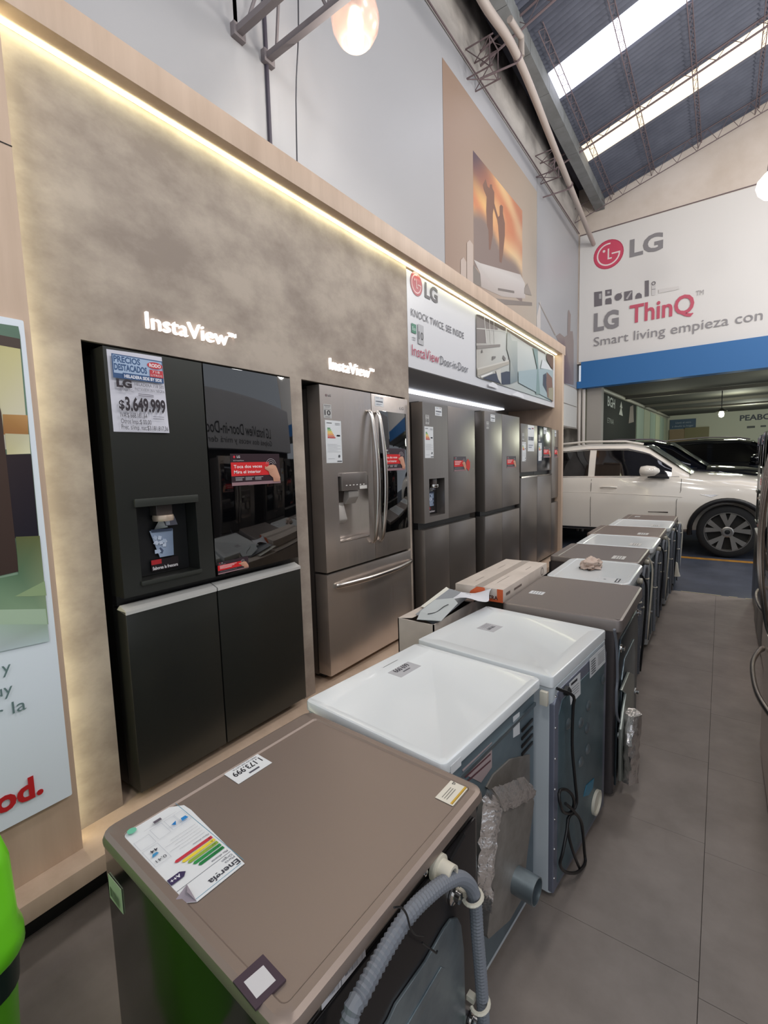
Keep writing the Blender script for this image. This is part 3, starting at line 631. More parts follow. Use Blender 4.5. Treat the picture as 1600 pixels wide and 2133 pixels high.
d2 = MB().box((xf-.1, ym+.003, zs), (xf-.006, y1, zt)).build('door', BSTEEL, F1, bevel=.002)
MB().box((xf-.006, ym+.003, zs), (xf, y1, zt)).build('glass_panel', BGLASS, d2, bevel=.0015)
promo(d2, xf+.001, 1.351, 1.647, 1.521, 1.67); promo(d2, xf+.001, 1.247, 1.418, 1.122, 1.178, False)
for a, b in ((y0, ym-.003), (ym+.003, y1+.01)):
    d = MB().box((xf-.1, a, ZP+.045), (xf, b, zl-.012)).build('drawer', BSTEEL, F1, bevel=.003)
    MB().prism([(xf-.07, a, zl-.014), (xf+.003, a, zl-.026), (xf+.003, a, zl-.012), (xf-.045, a, zl+.006)], (0, b-a, 0)).build('chrome_grip', mat('bright_trim', (226, 224, 220), .35, .4), d)
MB().box((xf-.1, y0, zl), (xf-.065, y1, zs)).build('grip_recess', BLACKP, F1)
# price sign
sg = MB().add([(xf+.001, .845, 2.05), (xf+.004, .95, 2.053), (xf+.001, 1.055, 2.055), (xf+.012, 1.058, 1.753), (xf+.005, .95, 1.752), (xf+.001, .846, 1.751)], [(0, 1, 4, 5), (1, 2, 3, 4)]).build('price_sign', mat('sign_paper', (214, 212, 222), .6), F1, fix=False)
p = Print((xf+.013, .845, 1.751), (0, 1, 0), (0, 0, 1), lift=.001, step=.0003); BL, RD, BK = (52, 84, 128), (196, 60, 70), (44, 36, 44)
p.rect(.010, .197, .203, .284, BL); p.rect(.014, .215, .200, .280, (166, 186, 214)); p.text('PRECIOS', .016, .256, .021, BL, .098, .03); p.text('DESTACADOS', .016, .227, .022, BL, .122, .03)
p.rect(.045, .197, .203, .219, BL); p.text('HELADERA SIDE BY SIDE', .05, .202, .011, (226, 226, 236), .145, .04)
p.disc(.171, .262, .031, RD, ry=.013); p.text('RODO', .148, .256, .012, (244, 224, 224), .047, .05); p.rect(.148, .217, .202, .245, RD); p.text('718', .158, .233, .009, (240, 220, 220), .03); p.text('LITROS', .152, .221, .007, (240, 220, 220), .045)
p.text('LG', .018, .166, .026, BK, .056, .06); p.text('GS77SXTC', .02, .151, .009, (130, 126, 136), .055)
p.text('HELADERA 718 SBS', .084, .176, .011, (100, 96, 106), .116); p.text('INSTAVIEW INV NEGRA', .084, .158, .011, (100, 96, 106), .118)
p.rect(.095, .144, .155, .147, (120, 116, 126)); p.rect(.095, .138, .155, .141, (120, 116, 126))
p.text('$', .02, .085, .030, BK, .02, .03); p.text('3.649.999', .043, .081, .047, BK, .157, .035)
p.text('IVA:$ 668.181,64', .022, .054, .017, (60, 54, 62), .1); p.text('Otros Imp.:$ 00.00', .022, .031, .017, (60, 54, 62), .115); p.text('Prec. s/imp. nac:$3.181.817,36', .022, .009, .017, (60, 54, 62), .182)
p.rect(.145, .062, .19, .064, (120, 116, 126)); p.rect(.145, .054, .19, .056, (120, 116, 126)); p.build('lettering', sg)

# fridge 2 : stainless french door
xf = -1.895; y0, ym, y1 = 2.02, 2.512, 2.955; zs = .962
F2 = thing('refrigerator', 'stainless steel French-door fridge with curved handles and drawer', 'refrigerator', (xf-.35, (y0+y1)/2, ZP), 'refrigerators in the display portal')
fridge_body(F2, xf, y0, y1, 2.07, STEELS)
d = slab_hole(xf-.1, xf, y0, ym-.003, zs, 2.07, 2.152, 2.450, 1.125, 1.535, .075).build('door', STEEL, F2)
d['label'] = 'left steel door with dispenser'
MB().box((xf-.05, 2.172, 1.445), (xf+.018, 2.425, 1.556)).build('control_panel', mat('panel_steel', (150, 142, 138), .35, .8), d, bevel=.006)
pc = Print((xf+.018, 2.172, 1.445), (0, 1, 0), (0, 0, 1), lift=.001)
for i in range(6): pc.rect(.03+i*.034, .030, .045+i*.034, .036, (226, 222, 216))
pc.rect(.165, .004, .24, .026, (226, 222, 216)); pc.build('button_print', d)
MB().prism([(xf-.04, 2.25, 1.44), (xf+.0, 2.25, 1.44), (xf-.0, 2.25, 1.40), (xf-.03, 2.25, 1.355), (xf-.055, 2.25, 1.36)], (0, .1, 0)).build('tap_spout', mat('tap_grey', (168, 162, 156), .4, .3), d, bevel=.006)
MB().prism([(xf-.07, 2.17, 1.36), (xf-.05, 2.17, 1.37), (xf-.02, 2.17, 1.26), (xf-.035, 2.17, 1.24), (xf-.07, 2.17, 1.25)], (0, .085, 0)).build('tap_lever', MATS['tap_grey'], d, bevel=.008)
MB().box((xf-.07, 2.155, 1.127), (xf-.004, 2.447, 1.137)).build('drip_tray', STEEL, d, bevel=.004)
energy_label(d, xf+.001, 2.056, 2.198, 1.618, 1.87); ten_label(d, xf+.001, 2.046, 2.116, 1.881, 1.962)
pc = Print((xf, 2.068, 2.005), (0, 1, 0), (0, 0, 1)); pc.disc(.008, .008, .008, (120, 100, 100)); pc.text('LG', .022, .003, .011, (90, 86, 88), .026, .03); pc.build('emblem', d)
d2 = MB().box((xf-.1, ym+.003, zs), (xf, y1, 2.07)).build('door', STEEL, F2, bevel=.004); d2['label'] = 'right steel door with black glass window'
MB().box((xf-.005, 2.59, 1.125), (xf+.004, 2.925, 1.964)).build('glass_panel', BGLASS, d2, bevel=.003)
promo(d2, xf+.0055, 2.63, 2.895, 1.556, 1.712); price_card(d2, xf+.001, 2.553, 2.65, 1.992, 2.056)
pc = Print((xf, 2.85, 1.99), (0, 1, 0), (0, 0, 1)); pc.text('LG', 0, 0, .018, (110, 104, 104), .05); pc.build('emblem', d2)
for y, pr in ((2.475, d), (2.56, d2)):
    bow_handle([(xf+.01, y, 1.955), (xf+.035, y, 1.90), (xf+.062, y, 1.70), (xf+.07, y, 1.52), (xf+.062, y, 1.33), (xf+.035, y, 1.13), (xf+.01, y, 1.08)], .010, .017, 'handle', SATIN, pr)
dr = MB().box((xf-.1, y0, ZP+.045), (xf, y1, .948)).build('drawer', STEEL, F2, bevel=.004)
bow_handle([(xf+.012, 2.085, .868), (xf+.03, 2.13, .868), (xf+.062, 2.3, .868), (xf+.07, 2.5, .868), (xf+.062, 2.7, .868), (xf+.03, 2.88, .868), (xf+.012, 2.94, .868)], .010, .016, 'handle', SATIN, dr)
# fridge 3 : graphite side by side four door
def fridge4(y0, ym, y1, xf, zt, label, disp, slot):
    F = thing('refrigerator', label, 'refrigerator', (xf-.35, (y0+y1)/2, ZP), 'refrigerators in the display portal')
    fridge_body(F, xf, y0, y1, zt, STEELS); zs, zl = (1.137, 1.085) if not slot else (1.115, 1.068)
    if disp:
        hy0, hy1 = y0+.08, y0+.33
        d = slab_hole(xf-.1, xf, y0, ym-.002, zs, zt, hy0, hy1, 1.183, 1.478, .08).build('door', DSTEEL, F); d['label'] = 'upper left door with dark dispenser niche'
        MB().box((xf-.0795, hy0+.003, 1.186), (xf-.076, hy1-.003, 1.475)).build('cavity_liner', BLACKP, d); dispenser(d, xf, hy0, hy1, 1.186, 1.478, .08, CHROME)
        energy_label(d, xf+.001, y0+.022, y0+.155, 1.64, 1.88)
    else: d = MB().box((xf-.1, y0, zs), (xf, ym-.002, zt)).build('door', DSTEEL, F, bevel=.003)
    ten_label(d, xf+.001, y0+.04, y0+.095, zt-.165, zt-.095)
    pcy = y0+(.19 if disp else .14); price_card(d, xf+.001, pcy, pcy+.11, zt-.09, zt-.022)
    d2 = MB().box((xf-.1, ym+.002, zs), (xf, y1, zt)).build('door', DSTEEL, F, bevel=.003)
    promo(d2, xf+.001, ym+.10 if disp else ym+.13, ym+(.33 if disp else .40), 1.525, 1.65, False)
    if disp:
        pd = Print((xf+.001, ym+.33, 1.55), (0, 1, 0), (0, 0, 1), lift=.001); pd.poly([(0, .05), (.04, .08), (.08, .05), (.08, 0), (.05, -.03), (0, .0)], (206, 60, 50)); pd.build('round_sticker', d2)
    for a, b in ((y0, ym-.002), (ym+.002, y1)):
        dd = MB().box((xf-.1, a, ZP+.045), (xf, b, zl)).build('drawer', DSTEEL, F, bevel=.004)
    if slot: MB().box((xf-.1, y0+.0, zl), (xf-.055, y1, zs)).build('grip_recess', BLACKP, F)
    else:
        MB().box((xf-.1, y0, zl), (xf-.06, y1, zs)).build('grip_recess', BLACKP, F)
    return F
fridge4(3.075, 3.475, 3.995, -1.84, 2.062, 'graphite four-door fridge with dispenser, next to the stainless fridge', True, False)
fridge4(4.215, 4.65, 5.165, -1.84, 2.078, 'graphite four-door fridge without dispenser, third from the end panel side', False, True)
def fridge2(y0, y1, xf, zt, zs, label, m, big, gloss):
    F = thing('refrigerator', label, 'refrigerator', (xf-.33, (y0+y1)/2, ZP), 'refrigerators in the display portal')
    fridge_body(F, xf, y0, y1, zt, STEELS, .07, .60)
    d = MB().box((xf-.07, y0, zs+.03), (xf, y1, zt)).build('door', m, F, bevel=.004); W = y1-y0
    l = MB().box((xf-.07, y0, ZP+.045), (xf, y1, zs-.03)).build('door', DSTEEL, F, bevel=.004); l['label'] = 'tall lower door'
    MB().box((xf-.07, y0, zs-.03), (xf-.045, y1, zs+.03)).build('grip_recess', BLACKP, F)
    if gloss: MB().prism([(xf-.05, y0, zs-.02), (xf+.006, y0, zs-.035), (xf+.006, y0, zs-.018), (xf-.04, y0, zs-.006)], (0, W, 0)).build('chrome_grip', CHROME, l)
    if big == 2: price_card(d, xf+.001, y0+W*.38, y0+W*.78, 1.705, zt-.005)
    else: price_card(d, xf+.001, y0+W*.40, y0+W*.62, zt-.09, zt-.01)
    if big: energy_label(d, xf+.001, y0+.03, y0+.16, 1.59, 1.81, False); ten_label(d, xf+.001, y0+.03, y0+.10, 1.83, 1.91)
    if big != 2: promo(d, xf+.001, y0+W*.4, y0+W*.92, 1.63, 1.77, False)
fridge2(5.215, 5.79, -1.84, 2.015, 1.435, 'grey two-door fridge with long white price sheet on its upper door', DSTEEL, 2, True)
fridge2(5.80, 6.385, -1.84, 2.018, 1.435, 'two-door fridge with glossy black upper door and red sticker', mat('gloss_black_steel', (40, 44, 54), .15, .8), 1, True)
fridge2(6.395, 6.70, -1.84, 2.0, 1.05, 'narrow grey fridge against the oak end panel', DSTEEL, 0, False)
# the aisle's right side: copies of the french door fridge facing back
def right_fridge(src, y, x, label, group='refrigerators along the right edge'):
    c = copy_tree(src); c.rotation_euler = (0, 0, math.pi); c.location = (x, y, 0.0); c['label'] = label; c['group'] = group; return c
right_fridge(F2, 2.615, .22+.35, 'stainless fridge with bow handles at the right edge, nearest the camera')
right_fridge(F2, 4.05, .30+.35, 'stainless fridge at the right edge behind the nearest one')
right_fridge(F1, 5.02, .30+.35, 'dark fridge at the right edge, middle of the right row')
right_fridge(F1, 6.0, .32+.35, 'dark fridge at the right edge, farthest of the right row')
# opposite display seen only as a reflection in the black glass
od = thing('advertising_board', 'tall pale sign panel over the right-hand fridges, seen mirrored in black glass', 'sign', (1.35, 4, 0))
MB().box((1.33, 1.2, 0), (1.45, 6.3, 3.1)).build('back_board', mat('display_board_dark', (60, 58, 58), .6), od)
MB().box((1.10, 1.2, 2.0), (1.33, 6.3, 3.1)).build('sign_board', mat('display_board', (228, 230, 238), .5), od)
pr = Print((1.0995, 0, 2.0), (0, -1, 0), (0, 0, 1), lift=.003)
pr.text('LG InstaView Door-in-Door', -4.82, .28, .21, (60, 60, 66), 2.7, .01); pr.text('Golpeá dos veces y mirá dentro', -4.85, .11, .11, (70, 70, 76), 2.9)
pr.build('lettering', od)

# ------------------------------------------------------------------ washers and dryers
def lid(x0, x1, y0, y1, z, m, parent, bw=.03, bf=.045, r=.03, th=.045, inset=.004, er=.012, name='top_panel'):
    def R_(d, zz, f=0, rr=None): return rrect(x0+d+f, x1-d, y0+d, y1-d, zz, max(r-d*.6, .006) if rr is None else rr)
    rings = [R_(.004, z-th), R_(0, z-th+.006), R_(0, z-er*1.2), R_(er*.3, z-er*.4), R_(er, z), R_(bw, z, bf-bw, .012), R_(bw+.004, z-inset, bf-bw, .01)]
    return MB().loft(rings).build(name, m, parent, smooth=28)
def hose(path, r=.014, m=None, name='drain_hose', parent=None, corr=True):
    P = resample(smooth_path(path, 8), .0045 if corr else .02); rr = [r*(1 if i % 2 else .84) for i in range(len(P))] if corr else r
    return MB().tube(P, rr, 12).build(name, m or GREYP, parent, smooth=(25 if corr else 50))
def front_door(x0, y0, y1, z, m, parent):
    yc = (y0+y1)/2
    d = MB().lathe([(.24, -.0), (.24, -.02), (.215, -.04), (.18, -.045), (.15, -.03)], (x0, yc, z*.5), 'X', 28).build('door', CHROME, parent, smooth=40)
    MB().lathe([(.155, -.028), (.10, -.042), (0.001, -.046)], (x0, yc, z*.5), 'X', 28).build('door_glass', BGLASS, d, smooth=60)
    MB().box((x0-.012, y0+.02, z-.16), (x0+.005, y1-.02, z-.055)).build('control_panel', BLACKP, parent, bevel=.004)
def bolt(pos, parent, name='transit_bolt'):
    MB().lathe([(.02, 0), (.02, .004), (.011, .006), (.011, .018), (.0005, .018)], pos, 'X', 12).build(name, CHROME, parent, smooth=30)
def clip(pos, parent, s=1.):
    m = MB(); P = [Vector((pos[0]+.016*math.cos(a)*s, pos[1]+.020*math.sin(a)*s, pos[2])) for a in (math.radians(t) for t in range(-130, 131, 20))]
    m.tube(P, .0045, 6); m.box((pos[0]-.03, pos[1]-.008, pos[2]-.006), (pos[0]-.012, pos[1]+.008, pos[2]+.006)); m.build('hose_clip', WHITEP, parent)
def machine(kind, x0, x1, y0, y1, z, label, body, top, rear, group, lidargs={}, back=None, parts=True, oh=None):
    T_ = thing('washing_machine' if kind == 'w' else 'tumble_dryer', label, 'washing machine' if kind == 'w' else 'dryer', ((x0+x1)/2, (y0+y1)/2, 0), group)
    g = .004; zb = z-lidargs.get('th', .045)+.002; oh = (.020 if kind == 'w' else -.006) if oh is None else oh
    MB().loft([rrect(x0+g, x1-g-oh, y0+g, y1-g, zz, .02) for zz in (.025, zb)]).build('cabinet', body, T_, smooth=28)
    lid(x0, x1, y0, y1, z, top, T_, **lidargs)
    for a in (x0+.06, x1-.09):
        for b in (y0+.07, y1-.07): MB().lathe([(.022, 0), (.022, .012), (.012, .014), (.012, .03)], (a, b, 0), 'Z', 10).build('foot', BLACKP, T_)
    front_door(x0+g, y0, y1, z, body, T_)
    xr = x1-g-oh
    if back is None:
        rp = MB().prism([(xr, y0+.03, .06), (xr, y1-.03, .06), (xr, y1-.03, zb-.16), (xr, y1-.09, zb-.06), (xr, y0+.09, zb-.06), (xr, y0+.03, zb-.16)], (.008, 0, 0)).build('rear_panel', rear, T_, bevel=.003)
        pl_ = MB().prism([(xr+.008, y0+.10, .09), (xr+.008, y1-.16, .09), (xr+.008, y1-.16, zb-.28), (xr+.008, y1-.22, zb-.18), (xr+.008, y0+.17, zb-.18), (xr+.008, y0+.10, zb-.26)], (.006, 0, 0)).build('access_plate', GALV, T_, bevel=.002)
        for yy, zz in ((y0+.07, .72), (y1-.08, .74), (y0+.06, .3), (y1-.08, .28)): bolt((xr+.008, yy, zz), T_)
    return T_, xr
WG = 'washers and dryers in the aisle row'
# W1
turn(-1.03, -.43, .362, .965, -2.5)
W1, xr = machine('w', -1.03, -.43, .362, .965, .85, 'brown washing machine with energy label on top, nearest the camera', TAUPE_D, TAUPE, TAUPE_D, WG, dict(bw=.026, bf=.055, r=.03, th=.028), back=False, oh=.012)
XR = xr+.001
MB().prism([(xr, .40, .05), (xr, .93, .05), (xr, .93, .79), (xr, .40, .79)], (.006, 0, 0)).build('rear_panel', GALVD if False else mat('rear_dark_panel', (44, 42, 44), .3, .5), W1, bevel=.003)
XR = xr+.007
c3 = lambda L: [(630+x/3.404, 1680+y/3.404) for x, y in L]
plp = hits(c3([(540, 1600), (600, 1500), (650, 1390), (860, 1090), (990, 860), (1040, 790), (1085, 780), (1110, 830), (1130, 1000), (1145, 1600)]), 'X', XR)
plp = [Vector((XR, p.y, max(p.z, .1))) for p in plp]; plp = [Vector((XR, plp[0].y, .12))]+plp+[Vector((XR, plp[-1].y, .12))]
ap = MB().prism(plp, (.006, 0, 0)).build('access_plate', GALV, W1, bevel=.0015)
MB().prism([p+Vector((.006, 0, 0)) for p in hits(c3([(700, 1560), (960, 1120), (990, 1130), (960, 1200), (760, 1560)]), 'X', XR)], (.003, 0, 0)).build('embossed_rib', GALV, ap, bevel=.001)
ho = hits(c3([(330, 1542), (420, 1330), (600, 1000), (760, 760), (900, 620), (1010, 540), (1110, 505), (1190, 560), (1225, 680), (1240, 900), (1265, 1200), (1285, 1542)]), 'X', -.405)
hp = [ho[0]+Vector((0, -.10, -.35)), ho[0]+Vector((0, -.05, -.16))]+ho+[ho[-1]+Vector((0, .0, -.16)), ho[-1]+Vector((-.03, 0, -.26))]
hp = [Vector((p.x, p.y, max(p.z, .05))) for p in hp]
hose(hp, .0145, parent=W1)
c = hit(908, 1803, 'X', XR)
nz_ = MB().lathe([(.026, 0), (.026, .012), (.019, .013), (.019, .04), (.013, .04), (.013, .02), (.001, .02)], (XR, c.y, c.z), 'X', 20).build('inlet_valve', WHITEP, W1, smooth=40)
for px in ((885, 1817), (909, 1781)): q_ = hit(*px, 'X', XR); MB().lathe([(.006, 0), (.006, .004), (.0005, .006)], q_, 'X', 8).build('screw', CHROME, nz_)
lb = MB().prism(hits([(667, 2062), (759, 1953), (761, 1991), (670, 2104)], 'X', XR), (.0008, 0, 0)).build('barcode_label', mat('label_shaded', (196, 194, 200), .5), W1)
A, B = hit(670, 2100, 'X', XR), hit(759, 1991, 'X', XR); uu = Vector((0, B.y-A.y, B.z-A.z)); LW = uu.length
p = Print((XR+.0008, A.y, A.z), uu, Vector((0, -uu.z, uu.y)), lift=.0004)
for i in range(22): p.rect(LW*(.06+i*.012), .008, LW*(.06+i*.012)+LW*random.choice([.003, .006]), .03, (50, 50, 60)); p.rect(LW*(.52+i*.019), .006, LW*(.52+i*.019)+LW*random.choice([.005, .010]), .024, (50, 50, 60))
p.rect(LW*.36, .006, LW*.375, .03, (60, 60, 70)); p.build('lettering', lb)
for px, s_ in (((944, 1863), 1.), ((980, 2123), 1.)): bolt(hit(*px, 'X', XR), W1)
for px in ((985, 1868), (1000, 2090)): clip(hit(*px, 'X', -.405), W1, 1.15)
MB().tube(smooth_path(hits(c3([(650, 715), (700, 715), (740, 770), (765, 860), (800, 905), (860, 915)]), 'X', -.387), 5), .0018, 5).build('tie_wire', BLACKP, W1); MB().tube(hits(c3([(850, 965), (950, 1040), (958, 1020)]), 'X', XR+.02), .0018, 5).build('tie_wire', BLACKP, W1)
MB().tube(hits(c3([(1040, 380), (1100, 270), (1140, 200)]), 'X', XR), .006, 6).build('pressed_groove', mat('rear_dark_groove', (62, 60, 60), .3, .6), W1)
# top labels of W1  (read from the front of the machine)
def top_print(root, x0, x1, y0, y1, z, name='label', m=None, th=.0007, ang=0):
    l = MB().box((x0, y0, z), (x1, y1, z+th)).build(name, m or LABELW, root)
    return l, Print((x0, y1, z+th), (0, -1, 0), (1, 0, 0), lift=.0003, step=.0001), y1-y0, x1-x0
ZT1 = .847
el_pts = [(-.990, .386), (-.975, .486), (-.952, .512), (-.925, .514), (-.707, .500), (-.707, .402), (-.738, .374)]
el = MB().prism([(x, y, ZT1+.0003) for x, y in el_pts], (0, 0, .0008)).build('energy_label', LABELW, W1)
p = Print((-.738, .508, ZT1+.0011), (-.02, -.9998, 0), (.9998, -.055, 0), lift=.0003, step=.0001)
# local frame: x right of reader (-Y), y up (+X); origin near the left of the sheet
p = Print((-.985, .508, ZT1+.0011), (.0, -1, 0), (1, 0.0, 0), lift=.0003, step=.0001); BLN = (90, 150, 176)
for a in ((.004, .012, .005, .270), (.122, .02, .123, .235), (.012, .272, .105, .273)): p.rect(*a, BLN)
p.text('Energía', .010, .256, .013, (60, 60, 70), .062, .02); p.text('Marca', .010, .245, .006, (110, 110, 120), .02); p.text('Origen', .010, .237, .006, (110, 110, 120), .022); p.rect(.008, .231, .118, .2318, (90, 90, 100))
p.text('Más eficiente', .010, .222, .005, (90, 90, 100), .034)
for i, (c, L) in enumerate((((24, 120, 62), .050), ((40, 140, 70), .055), ((140, 170, 60), .06), ((230, 206, 60), .066), ((196, 52, 66), .075))):
    yy = .207-.0105*i; p.poly([(.010, yy), (.010+L, yy), (.014+L, yy+.004), (.010+L, yy+.008), (.010, yy+.008)], c); p.text(('A+++', 'A++', 'A+', 'A', 'B')[i], .014, yy+.0015, .005, (40, 70, 40), None)
p.text('Menos eficiente', .010, .155, .004, (90, 90, 100), .034)
p.poly([(.118, .196), (.094, .196), (.086, .2045), (.094, .213), (.118, .213)], (56, 44, 84)); p.text('A++', .096, .2, .008, (236, 236, 240), .019, .02)
for i in range(5): p.rect(.012, .146-i*.009, .012+(.07 if i % 2 else .055), .1465-i*.009, (140, 140, 150))
p.text('0,41', .090, .135, .008, (60, 60, 70), .020); p.text('44', .092, .104, .009, (60, 60, 70), .014, .01); p.poly([(.098, .116), (.106, .116), (.110, .124), (.096, .122)], (60, 140, 190))
for a in ((.086, .095, .116, .15), (.086, .058, .116, .09), (.055, .05, .080, .09), (.030, .05, .050, .09), (.010, .05, .028, .09)):
    x0_, y0_, x1_, y1_ = a
    for b in ((x0_, y0_, x1_, y0_+.0006), (x0_, y1_, x1_, y1_+.0006), (x0_, y0_, x0_+.0006, y1_), (x1_, y0_, x1_+.0006, y1_)): p.rect(*b, (176, 180, 190))
p.poly([(.014, .072), (.024, .072), (.026, .082), (.012, .082)], (30, 130, 200)); p.poly([(.034, .070), (.046, .074), (.040, .082)], (30, 120, 190)); p.disc(.104, .022, .009, (110, 190, 160)); p.rect(.05, .034, .066, .042, (90, 84, 96))
p.rect(.02, .045, .09, .0455, (150, 150, 160)); p.build('lettering', el)
MB().add([(-.707, .402, ZT1+.001), (-.738, .374, ZT1+.001), (-.745, .405, ZT1+.010), (-.728, .396, ZT1+.012)], [(0, 1, 2), (0, 2, 3)]).build('curled_corner', mat('paper_underside', (150, 140, 150), .7), W1, fix=False)
l, p, W, H = top_print(W1, -1.0, -.912, .628, .728, ZT1, 'price_label')
p.text('1.173.999', .008, .042, .019, (40, 38, 46), .082, .02); p.rect(.03, .072, .06, .078, (80, 78, 90))
for i in range(4): p.text(('PRECIO DE LISTA', 'IVA $203.752,06', 'Otros imp. $0,00', 'Prec. s/imp. nac.')[i], .01, .032-i*.009, .005, (80, 78, 90), .07)
p.build('lettering', l)
l, p, W, H = top_print(W1, -.508, -.462, .866, .945, ZT1, 'energy_sticker', mat('cream_label', (226, 220, 206), .5))
p.rect(.003, .037, W-.003, .043, (206, 166, 60)); p.rect(.003, .0415, W-.003, .0425, (120, 90, 40)); p.text('LG', .006, .008, .007, (60, 60, 60), None, .03)
for i in range(3): p.rect(.03, .012+i*.006, .07, .0135+i*.006, (120, 116, 110))
p.build('lettering', l)
qr = MB().prism([(x, y, ZT1+.0003) for x, y in ((-.543, .364), (-.486, .362), (-.482, .413), (-.539, .415))], (0, 0, .0035)).build('dark_sticker', mat('sticker_plum', (66, 50, 62), .5), W1)
qr['label'] = 'dark square sticker with a pale centre'
MB().prism([(x, y, ZT1+.0037) for x, y in ((-.529, .373), (-.496, .371), (-.493, .403), (-.525, .405))], (0, 0, .0004)).build('pale_square', mat('sticker_pale', (206, 204, 206), .5), qr)
lb = MB().prism([(-1.000, .3655, .765), (-.937, .3655, .765), (-.937, .3655, .71), (-1.000, .3655, .71)], (0, -.0009, 0)).build('barcode_label', mat('label_greenish', (196, 204, 176), .5), W1)
p = Print((-1.000, .3645, .71), (1, 0, 0), (0, 0, 1), lift=.0004)
for i in range(16): p.rect(.006+i*.003, .008, .0075+i*.003, .030, (90, 100, 80))
p.build('lettering', lb)
MB().box((-.53, .362, .70), (-.50, .375, .76)).build('corner_clip', WHITEP, W1, bevel=.004)
# W2 dryer
W1.rotation_euler.z = TURN[1]; turn(-1.045, -.505, .985, 1.59, -5)
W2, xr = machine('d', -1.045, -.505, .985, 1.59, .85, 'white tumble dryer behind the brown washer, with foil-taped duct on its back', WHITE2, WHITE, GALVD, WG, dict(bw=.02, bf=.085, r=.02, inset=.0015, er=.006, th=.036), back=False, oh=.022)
c5 = lambda L: [(900+x/3.441, 1380+y/3.441) for x, y in L]
MB().prism([(xr, 1.0, .05), (xr, 1.575, .05), (xr, 1.575, .80), (xr, 1.0, .80)], (.006, 0, 0)).build('rear_panel', mat('rear_grey_green', (128, 144, 152), .42, .45, noise_=(3, (100, 116, 126), 4)), W2, bevel=.003)
MB().box((xr+.004, 1.0, .752), (xr+.014, 1.575, .764)).build('rear_flange', GALV, W2, bevel=.002)
XR = xr+.0065
for k in range(4):
    y_, z_ = 1.47, .70-.028*k
    MB().prism([(XR, 1.47, z_), (XR, 1.56, z_), (XR, 1.56, z_+.012), (XR, 1.47, z_+.012)], (.004, 0, 0)).build('louvre', BLACKP, W2, bevel=.002)
l = MB().prism(hits(c5([(580, 390), (626, 355), (628, 510), (581, 540)]), 'X', XR), (.0008, 0, 0)).build('rating_label', LABELW, W2)
l = MB().prism(hits(c5([(215, 770), (428, 570), (428, 750), (350, 860), (230, 800)]), 'X', XR), (.0008, 0, 0)).build('warning_label', mat('label_pinkish', (176, 158, 158), .6), W2)
p = Print((XR+.001, 0, 0), (0, 1, 0), (0, 0, 1), lift=.0004)
for k in range(3): p.px(c5([(235, 775+k*42), (420, 600+k*48), (420, 612+k*48), (240, 787+k*42)]), 'X', XR+.001, (96, 60, 66))
p.build('lettering', l)
MB().prism(hits(c5([(85, 700), (140, 668), (148, 690), (148, 740), (120, 730)]), 'X', -.4945), (.0008, 0, 0))
MB().box((-.5045, 1.01, .812), (-.5035, 1.06, .836)).build('barcode_label', LABELW, W2)
bp_ = MB().prism(hits(c5([(380, 890), (430, 800), (550, 690), (690, 655), (690, 900), (500, 1000)]), 'X', XR), (.006, 0, 0)).build('duct_back_plate', COVER, W2, bevel=.001)
xd = XR+.075
face = hits(c5([(500, 1070), (620, 1010), (722, 945), (735, 1000), (720, 1120), (690, 1340), (650, 1690), (560, 1850), (408, 1985), (398, 1960), (425, 1700), (455, 1350), (480, 1180)]), 'X', xd)
face = [Vector((xd, p.y, max(.14, p.z))) for p in face]
dc = MB().prism(face, (-.072, 0, 0)).build('duct_cover', COVER, W2, bevel=.003)
def strip(a, b, x, dx, name):
    m = MB(); A = hits(c5(a), 'X', x); B = hits(c5(b), 'X', x+dx); n = 14; R1 = []; R2 = []
    def at(L, t):
        t *= len(L)-1; i = min(int(t), len(L)-2); return L[i].lerp(L[i+1], t-i)
    rows = []
    for i in range(n*2+1):
        t = i/(n*2); pa, pb_ = at(A, t), at(B, t); rows.append([pa.lerp(pb_, j/5)+Vector((.010*noise.noise(Vector((i*.9, j*1.3, 3.1)))+.008*math.sin(j/5*math.pi), .004*noise.noise(Vector((i*.7, j, 9))), 0)) for j in range(6)])
    m.loft(rows, cap=False, closed=False); return m.build(name, FOIL, W2, smooth=80, fix=False)
strip([(430, 900), (505, 1060), (478, 1200), (452, 1400), (425, 1790)], [(385, 905), (365, 1000), (345, 1250), (325, 1550), (360, 1785)], xd+.006, -.03, 'foil_tape')
strip([(430, 900), (540, 865), (655, 815), (715, 880)], [(510, 1065), (600, 1040), (700, 985), (732, 960)], xd+.006, .0, 'foil_tape')
c = hit(1119, 1858, 'X', -.385)
MB().lathe([(.038, -.14), (.038, 0), (.035, 0), (.035, -.10), (.001, -.10)], (-.385, c.y, max(c.z, .08)), 'X', 28).build('exhaust_pipe', GALV, W2, smooth=40)
l, p, W, H = top_print(W2, -1.01, -.895, 1.30, 1.42, .8485, 'price_label', mat('grey_paper', (186, 186, 190), .6))
p.text('669.999', .02, .055, .024, (60, 58, 66), .08, .02); p.rect(.04, .09, .08, .096, (90, 88, 96))
for i in range(4): p.rect(.012, .038-i*.009, .1, .0405-i*.009, (120, 118, 126))
p.build('lettering', l)
